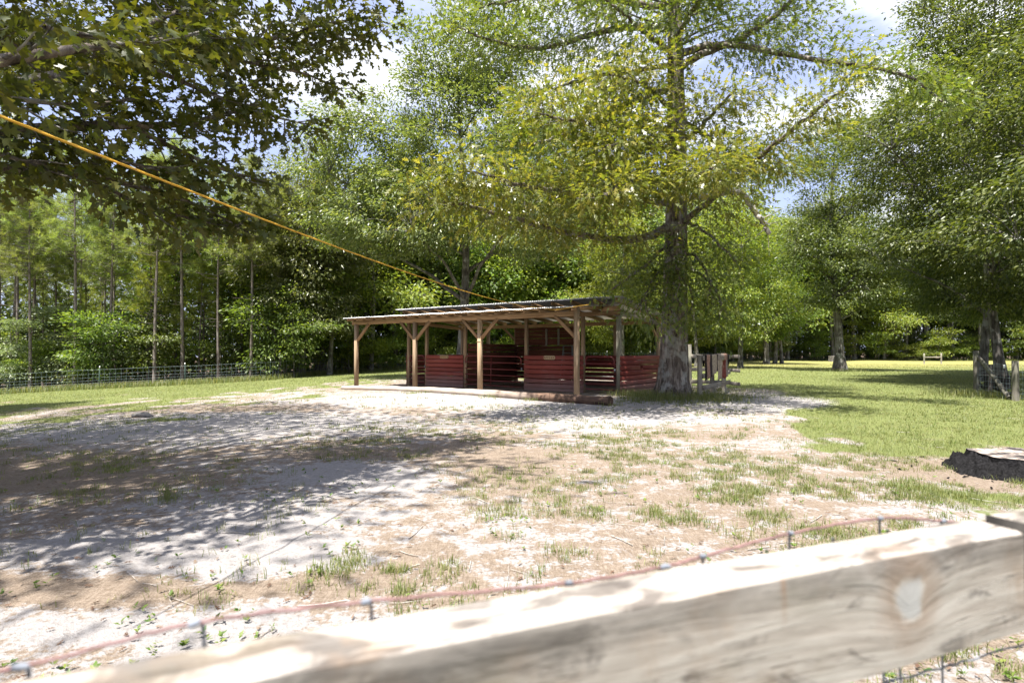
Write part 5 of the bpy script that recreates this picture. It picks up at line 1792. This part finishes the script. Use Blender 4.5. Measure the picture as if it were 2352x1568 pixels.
for px, d, mesh_, sc, lab in (
        (360, 40.6, young, 1.0, 'bright young pine with a pale trunk, foremost of the pines behind the left fence'),
        (266, 44.0, young2, 1.0, 'thin pine with sparse yellow-green needles and a bare trunk, left of the bright young pine'),
        (457, 42.5, young, .86, 'bright young pine with drooping sprays, right of the pale trunk behind the left fence'),
        (196, 41.5, sapl, 1.0, 'short bright pine sapling growing above the pale bushes behind the left fence'),
        (40, 40.5, pines[1], 1.0, 'pale tall pine trunk nearest the left edge behind the fence'),
        (28, 41.6, pines[0], 1.0, 'dark tall pine trunk touching the pale one at the left edge'),
        (122, 45.0, pines[2], 1.0, 'tall pine trunk between the left edge and the bright sapling'),
        (197, 46.5, pines[0], .95, 'tall pine trunk directly behind the bright sapling'),
        (340, 47.0, pines[2], .9, 'slender dark pine trunk left of the bright young pine'),
        (399, 48.0, pines[1], .92, 'slender dark pine trunk between the two bright young pines'),
        (740, 50.0, pines[1], 1.0, 'dark pine trunk rising left of the shed roof end'),
        (735 + 70, 54.0, pines[0], 1.0, 'dark pine trunk just above the left end of the shed roof')):
    x = wx(px, d)
    taken.append((x, d))
    plant('pine_tree', mesh_, x, d, rng.random() * 6.28, sc, lab, 'pine tree', 'pines behind the left fence')

# the mass of the wood: rows of trees behind the fences
dec = []
for i, (leaf, H, sh) in enumerate((('green_leaf', 15, 0), ('grey_leaf', 16, 1), ('green_leaf', 13, 2), ('bright_leaf', 12, 3), ('grey_leaf', 17.5, 4))):
    r_ = np.random.default_rng(100 + i)
    bl = [B6(0, 0, H * .62, 3.0, 3.0, H * .30, 4)] + [B6(r_.normal(0, 2.2), r_.normal(0, 2.2), H * r_.uniform(.35, .75), 2.2, 2.2, 1.9, 1.3) for _ in range(4)]
    dec.append(tree_meshes('wood_tree', leaf, 'bark_grey', 100 + i, H, .17, bl, 190, 52, .56, .29, OVAL_V, OVAL_F, 8, .3, .42, .35, sides=7))
und = []
for i, (leaf, H) in enumerate((('green_leaf', 5.2), ('bright_leaf', 4.4), ('grey_leaf', 5.6), ('bright_leaf', 6.4), ('green_leaf', 7.2))):
    r_ = np.random.default_rng(200 + i)
    bl = [B6(r_.normal(0, .7), r_.normal(0, .7), H * f, 1.7, 1.7, H * .13, 1) for f in (.25, .42, .58, .74, .9)]
    und.append(tree_meshes('sapling', leaf, 'bark_grey', 200 + i, H, .05, bl, 70, 60, .42, .23, OVAL_V, OVAL_F, 5, .15, .28, .30, sides=5))


def inside_frame_angle(px): return (px - 1176.0) / FPX


groups = {'p': 'pines behind the left fence', 'd': 'trees of the wood beyond the fences', 'u': 'saplings along the edge of the wood'}
cand = []
for a in np.arange(-1.30, 1.30, .0125):
    th_ = math.atan(a) if False else a
    r_edge = None
rng = np.random.default_rng(9)
placed = list(taken)
LAB_P = 'slender tall pine in the wood behind the left wire fence'
n_p = n_d = n_u = 0
for row in range(7):
    ang = -1.0 + rng.random() * .03
    while ang < 1.0:
        re = float(np.interp(ang, AK, RK))
        r = re + 1.0 + row * 3.6 + rng.uniform(-1.2, 1.2)
        stepm = 3.1 + row * .25 if ang > -.42 or row > 2 else 2.1
        ang += stepm / r * rng.uniform(.75, 1.3)
        x, y = r * math.sin(ang), r * math.cos(ang)
        if any((x - q[0]) ** 2 + (y - q[1]) ** 2 < 1.6 for q in placed): continue
        placed.append((x, y))
        pine = ang < -.36 and rng.random() < (1.0 if ang < -.48 else .7)
        rz = rng.random() * 6.28
        if pine:
            plant('pine_tree', pines[rng.integers(3)], x, y, rz, rng.uniform(.85, 1.08), LAB_P, 'pine tree', groups['p']); n_p += 1
        else:
            sc = rng.uniform(.8, 1.15) * float(np.interp(ang, [-.5, -.3, 0, .25, .36, .5, .7], [1.05, 1.25, 1.4, 1.45, 1.65, 1.6, 1.4]))
            k_ = int(rng.integers(5))
            lab = ('green broadleaf tree in the wood left of and behind the shed' if ang < .12 else 'green broadleaf tree in the far wood beyond the right-hand lawn')
            plant('broadleaf_tree', dec[k_], x, y, rz, sc, lab, 'tree', groups['d']); n_d += 1
for row, (off, st) in enumerate(((-.2, 1.75), (2.2, 2.0), (5.5, 2.6))):
    ang = -.95
    while ang < .95:
        re = float(np.interp(ang, AK, RK))
        r = re + off + rng.uniform(-.7, .9)
        ang += st / r * rng.uniform(.6, 1.6) * (1.4 if ang > .36 else 1.9 if ang < -.42 else 1)
        x, y = r * math.sin(ang), r * math.cos(ang)
        if row == 0 and any((x - q[0]) ** 2 + (y - q[1]) ** 2 < .6 for q in placed): continue
        k_ = int(rng.integers(5))
        if -.30 < ang < .3 and rng.random() < .6: k_ = (1, 3)[int(rng.integers(2))]
        sc = rng.uniform(.5, 1.25) * (.8 if ang < -.42 and row < 2 else 1)
        lab = ('leafy sapling at the edge of the wood behind the left fence' if ang < -.25 else 'bright leafy sapling behind the shed at the edge of the wood' if ang < .22 else 'leafy sapling along the far fence beyond the right-hand lawn')
        plant('leafy_sapling', und[k_], x, y, rng.random() * 6.28, sc, lab, 'sapling', groups['u']); n_u += 1
# pale bushy tree at the left, its boughs in tiers
tm = tree_meshes('pale_bush', 'pale_leaf', 'bark_grey', 41, 6.2, .10,
                 [B6(-1.6, 0, 1.6, 2.6, 1.4, .7, 2), B6(1.6, -.3, 2.3, 2.8, 1.4, .6, 2), B6(-.8, 0, 3.2, 2.6, 1.2, .5, 1.6), B6(2.2, 0, 3.9, 2.2, 1.2, .6, 1.4), B6(-2.2, 0, 5.0, 1.5, 1, .5, .8), B6(.2, 0, 1.0, 3, 1.4, .6, 1.2)],
                 170, 50, .40, .19, OVAL_V, OVAL_F, 9, .15, .24, .28)
plant('leafy_bush', tm, wx(190, 39.6), 39.6, 0, 1.05, 'broad pale bush with tiered boughs leaning over the left wire fence', 'bush')
plant('leafy_bush', tm, wx(20, 38.6), 38.6, 2.6, .9, 'pale bush at the left edge behind the wire fence', 'bush')
# the depth of the wood far behind, one mass
cl = Cloud()
NW = 2800
A_ = rng.uniform(-1.05, 1.05, NW)
Rr_ = np.interp(A_, AK, RK) + rng.uniform(21, 33, NW)
C = np.stack([Rr_ * np.sin(A_), Rr_ * np.cos(A_), rng.uniform(.5, 1, NW) ** .8 * 11 - 3.5 + rng.uniform(-3, 3, NW)], -1)
C[:, 2] = np.maximum(C[:, 2], .3)
low_ = np.arange(NW) >= 1000
C[low_, 2] = rng.uniform(.2, 6.5, NW - 1000) + gz(C[low_, 0], C[low_, 1])
clusters_to_leaves(cl, C, norm(C * [-1, -1, 0]), 46, 1.35, .66, OVAL_V, OVAL_F, .8, .3, rng=rng)
o = add('distant_wood', cl.mesh('distant_wood', M['dark_leaf']))
tag(o, 'deep foliage of the wood behind the standing trees', 'wood', kind='stuff')
print('trees', n_p, n_d, n_u)


# ------------------------------------------------------------------ grass, weeds and litter
def blades(X, Y, h, w, lean, seg=2, rng=RNG):
    """one blade of grass at each point"""
    n = len(X)
    az = rng.random(n) * 6.283
    d = np.stack([np.cos(az), np.sin(az), 0 * az], -1)
    s = np.stack([-np.sin(az), np.cos(az), 0 * az], -1)
    b = np.stack([X, Y, ground_z(X, Y) - .004], -1)
    up = np.array([0, 0, 1.0])
    hh = h[:, None]; ww = w[:, None]; ll = lean[:, None]
    if seg == 1:
        V = np.stack([b - s * ww, b + s * ww, b + up * hh + d * hh * ll], 1)
        F = np.arange(n * 3).reshape(-1, 3)
        return V.reshape(-1, 3), F, np.repeat(rng.random(n), 3)
    m = b + up * hh * .6 + d * hh * ll * .35
    t = b + up * hh * (1 - .25 * ll) + d * hh * ll
    V = np.stack([b - s * ww, b + s * ww, m - s * ww * .7, m + s * ww * .7, t], 1)
    k = np.arange(n)[:, None, None] * 5
    F = (k + np.array([(0, 1, 3), (0, 3, 2), (2, 3, 4)])[None]).reshape(-1, 3)
    return V.reshape(-1, 3), F, np.repeat(rng.random(n), 5)


def ground_z(X, Y):
    R = np.hypot(X, Y)
    near_ = np.clip(1 - R / 40, 0, 1)
    return gz(X, Y) + near_ * (0.05 * (fbm(X * 1.1, Y * 1.1, 2, 3) - .5) + 0.03 * (fbm(X * 5, Y * 5, 3, 3) - .5) * np.clip(R / 2, 0, 1)) + .10 * np.exp(-(((X - 4.76) / 1.1) ** 2 + ((Y - 16.9) / 1.1) ** 2))


rng = np.random.default_rng(55)
gr = Cloud()
# lawn turf: blades shrink in number with distance
n = 460000
d = np.exp(rng.uniform(math.log(5.0), math.log(62), n)); u = rng.uniform(-1.02, 1.02, n)
X, Y = u * d, d
lawn, sand, wood = masks(X, Y)
keep = (lawn * (1 - wood) * (.35 + .9 * fbm(X * 1.2, Y * 1.2, 31, 3)) > rng.random(n) * .85)
dry_ = np.clip(DRY[keep], 0, 1)
X, Y, d = X[keep], Y[keep], d[keep]
h = (.024 + .026 * rng.random(len(X))) * (1 + .010 * d); w = np.maximum(.0022, .00034 * d)
V, F, R_ = blades(X, Y, h, w, rng.uniform(.1, .9, len(X)), 1, rng)
gr.put(V, F, np.clip(R_ + np.repeat(dry_, 3) * .7, 0, 1))
# tufts over the worn ground
BL = [(870, 1320, 90, 55, 3.0), (1080, 1290, 60, 20, .6), (1500, 1060, 260, 60, .8), (1950, 1120, 260, 60, 1.6), (2200, 1110, 160, 40, 2.2), (1250, 1000, 260, 30, .7), (900, 1010, 180, 24, 1.2),
      (200, 1115, 60, 16, 1.6), (390, 1155, 16, 18, 2.0), (30, 1225, 40, 24, 2), (1560, 915, 120, 22, 3.5), (1490, 930, 30, 18, 2), (1450, 1180, 300, 120, .5), (1800, 1230, 260, 90, .6),
      (300, 1060, 260, 40, .5), (880, 990, 100, 12, 1.0), (1160, 940, 120, 12, .9), (2150, 1500, 300, 60, 1.6), (950, 1050, 40, 20, 1.0), (290, 1075, 40, 8, 1.6), (640, 1050, 160, 10, .8)]
n = 115000
d = np.exp(rng.uniform(math.log(1.25), math.log(19), n)); u = rng.uniform(-1.0, 1.0, n)
X, Y = u * d, d
px, py = picture_xy(X, Y)
lawn, sand, wood = masks(X, Y)
dens = .10 + .10 * (px > 1000) + .16 * sstep(1000, 1700, px) * (1 - sstep(.2, .9, sand))
for cx_, cy2, rx_, ry_, w_ in BL:
    dens = dens + .55 * w_ * np.exp(-(((px - cx_) / rx_) ** 2 + ((py - cy2) / ry_) ** 2))
dens = dens * (1.35 - 1.1 * sstep(.55, 1.0, sand)) * sstep(.36, .62, fbm(X * 1.4, Y * 1.4, 61, 3)) * sstep(.40, .60, fbm(X * 6.5, Y * 6.5, 67, 2)) * 1.7
dens = dens * np.clip((d / 5.0), .30, 1.0)
lx, ly = to_shed(X, Y)
dens = np.where((ly > -.2) & (ly < 6) & (lx > -11) & (lx < .6), 0, dens)
keep = dens > rng.random(n) * 1.6
TX, TY, TD = X[keep], Y[keep], d[keep]
print('tufts', len(TX))
nb = rng.integers(4, 13, len(TX))
idx = np.repeat(np.arange(len(TX)), nb)
tsz = rng.uniform(.5, 1.25, len(TX))
rad = (.018 + .03 * rng.random(len(TX))) * tsz
bx = TX[idx] + rng.normal(0, 1, len(idx)) * rad[idx]; by = TY[idx] + rng.normal(0, 1, len(idx)) * rad[idx]
h = tsz[idx] * rng.uniform(.03, .085, len(idx)); w = np.maximum(.0022, .00030 * TD[idx]) * rng.uniform(.7, 1.4, len(idx))
V, F, R = blades(bx, by, h, w, rng.uniform(.05, 1.0, len(idx)), 2, rng)
hue = rng.random(len(TX))
gr.put(V, F, np.clip(np.repeat(hue[idx], 5) * .75 + R * .25, 0, 1))
# long grass round the oak, the pen and along the log
for cx_, cy2, sx2, sy2, n, hh in ((4.2, 16.2, .55, .3, 900, .34), (3.95, 17.2, .3, .5, 500, .30), (5.4, 16.0, .5, .35, 900, .25), (6.2, 17.4, .7, .8, 900, .22), (3.6, 18.3, .3, .5, 500, .26), (7.0, 20.5, 1.2, 1.0, 900, .2),
                              (14.8, 18.0, .8, .6, 900, .3), (15.4, 17.0, .8, .8, 700, .26), (2.6, 15.0, .15, .15, 120, .16), (-.6, 17.6, .25, .12, 140, .15), (-3.2, 19.8, .4, .15, 160, .14), (.6, 16.5, .2, .12, 120, .14), (23.3, 40.2, .9, .5, 700, .3)):
    X = rng.normal(cx_, sx2, n); Y = rng.normal(cy2, sy2, n)
    k = np.hypot(X - 4.76, Y - 16.86) > .5
    X, Y = X[k], Y[k]
    gr.put(*blades(X, Y, hh * rng.uniform(.35, 1.1, len(X)), np.full(len(X), .0045), rng.uniform(.15, 1.0, len(X)), 2, rng))
# rank grass along the foot of the fences and the wood edge
n = 26000
s = rng.random(n)
A_ = rng.uniform(-.80, .80, n); Rr_ = np.interp(A_, AK, RK) + rng.normal(-1.4, .9, n)
X, Y = Rr_ * np.sin(A_), Rr_ * np.cos(A_)
gr.put(*blades(X, Y, rng.uniform(.12, .5, n), np.full(n, .014), rng.uniform(.1, .7, n), 2, rng))
o = add('grass', gr.mesh('grass', M['grass']))
tag(o, 'short green lawn grass and scattered tufts on the sand', 'grass', kind='stuff')
# small broad-leaved weeds
wd = Cloud()
n = 1500
d = np.exp(rng.uniform(math.log(1.5), math.log(11), n)); u = rng.uniform(-1, 1, n)
X, Y = u * d, d
k = (fbm(X * 1.3, Y * 1.3, 71, 3) > .50)
X, Y = X[k], Y[k]
m = rng.integers(3, 8, len(X)); idx = np.repeat(np.arange(len(X)), m)
az = rng.random(len(idx)) * 6.283
pos = np.stack([X[idx], Y[idx], ground_z(X[idx], Y[idx]) + .012 + .02 * rng.random(len(idx))], -1)
dr = np.stack([np.cos(az), np.sin(az), rng.uniform(.15, 1.0, len(idx))], -1)
wd.put(*leaf_cloud(pos, dr, rng.uniform(.015, .042, len(idx)), OVAL_V, OVAL_F, .4, rng))
o = add('weeds', wd.mesh('weeds', M['weed'])); tag(o, 'small broad-leaved weeds on the sand', 'weeds', kind='stuff')
# fallen leaves and bits of twig
lf = Cloud()
n = 1500
d = np.exp(rng.uniform(math.log(1.5), math.log(22), n)); u = rng.uniform(-1, 1, n)
X, Y = u * d, d
pos = np.stack([X, Y, ground_z(X, Y) + .012], -1)
az = rng.random(n) * 6.283
lf.put(*leaf_cloud(pos, np.stack([np.cos(az), np.sin(az), rng.normal(0, .15, n)], -1), rng.uniform(.02, .065, n), OAK_V, OAK_F, .35, rng))
o = add('fallen_leaves', lf.mesh('fallen_leaves', M['dead_leaf'])); tag(o, 'dry brown leaves scattered on the sand', 'leaves', kind='stuff')
tw_ = MB()
for i in range(170):
    d_ = math.exp(rng.uniform(math.log(2), math.log(16))); u_ = rng.uniform(-.95, .95)
    x, y = u_ * d_, d_
    a = rng.random() * 6.283; L_ = rng.uniform(.06, .30)
    p = np.array([[x + math.cos(a) * L_ * k_, y + math.sin(a) * L_ * k_ + rng.normal(0, .01), 0] for k_ in (-.5, 0, .5)])
    p[:, 2] = ground_z(p[:, 0], p[:, 1]) + .008
    tw_.tube(p, rng.uniform(.0015, .004), 4)
o = tw_.build('twig_litter', M['dead_branch']); tag(o, 'thin dry twigs lying on the sand', 'twigs', kind='stuff')
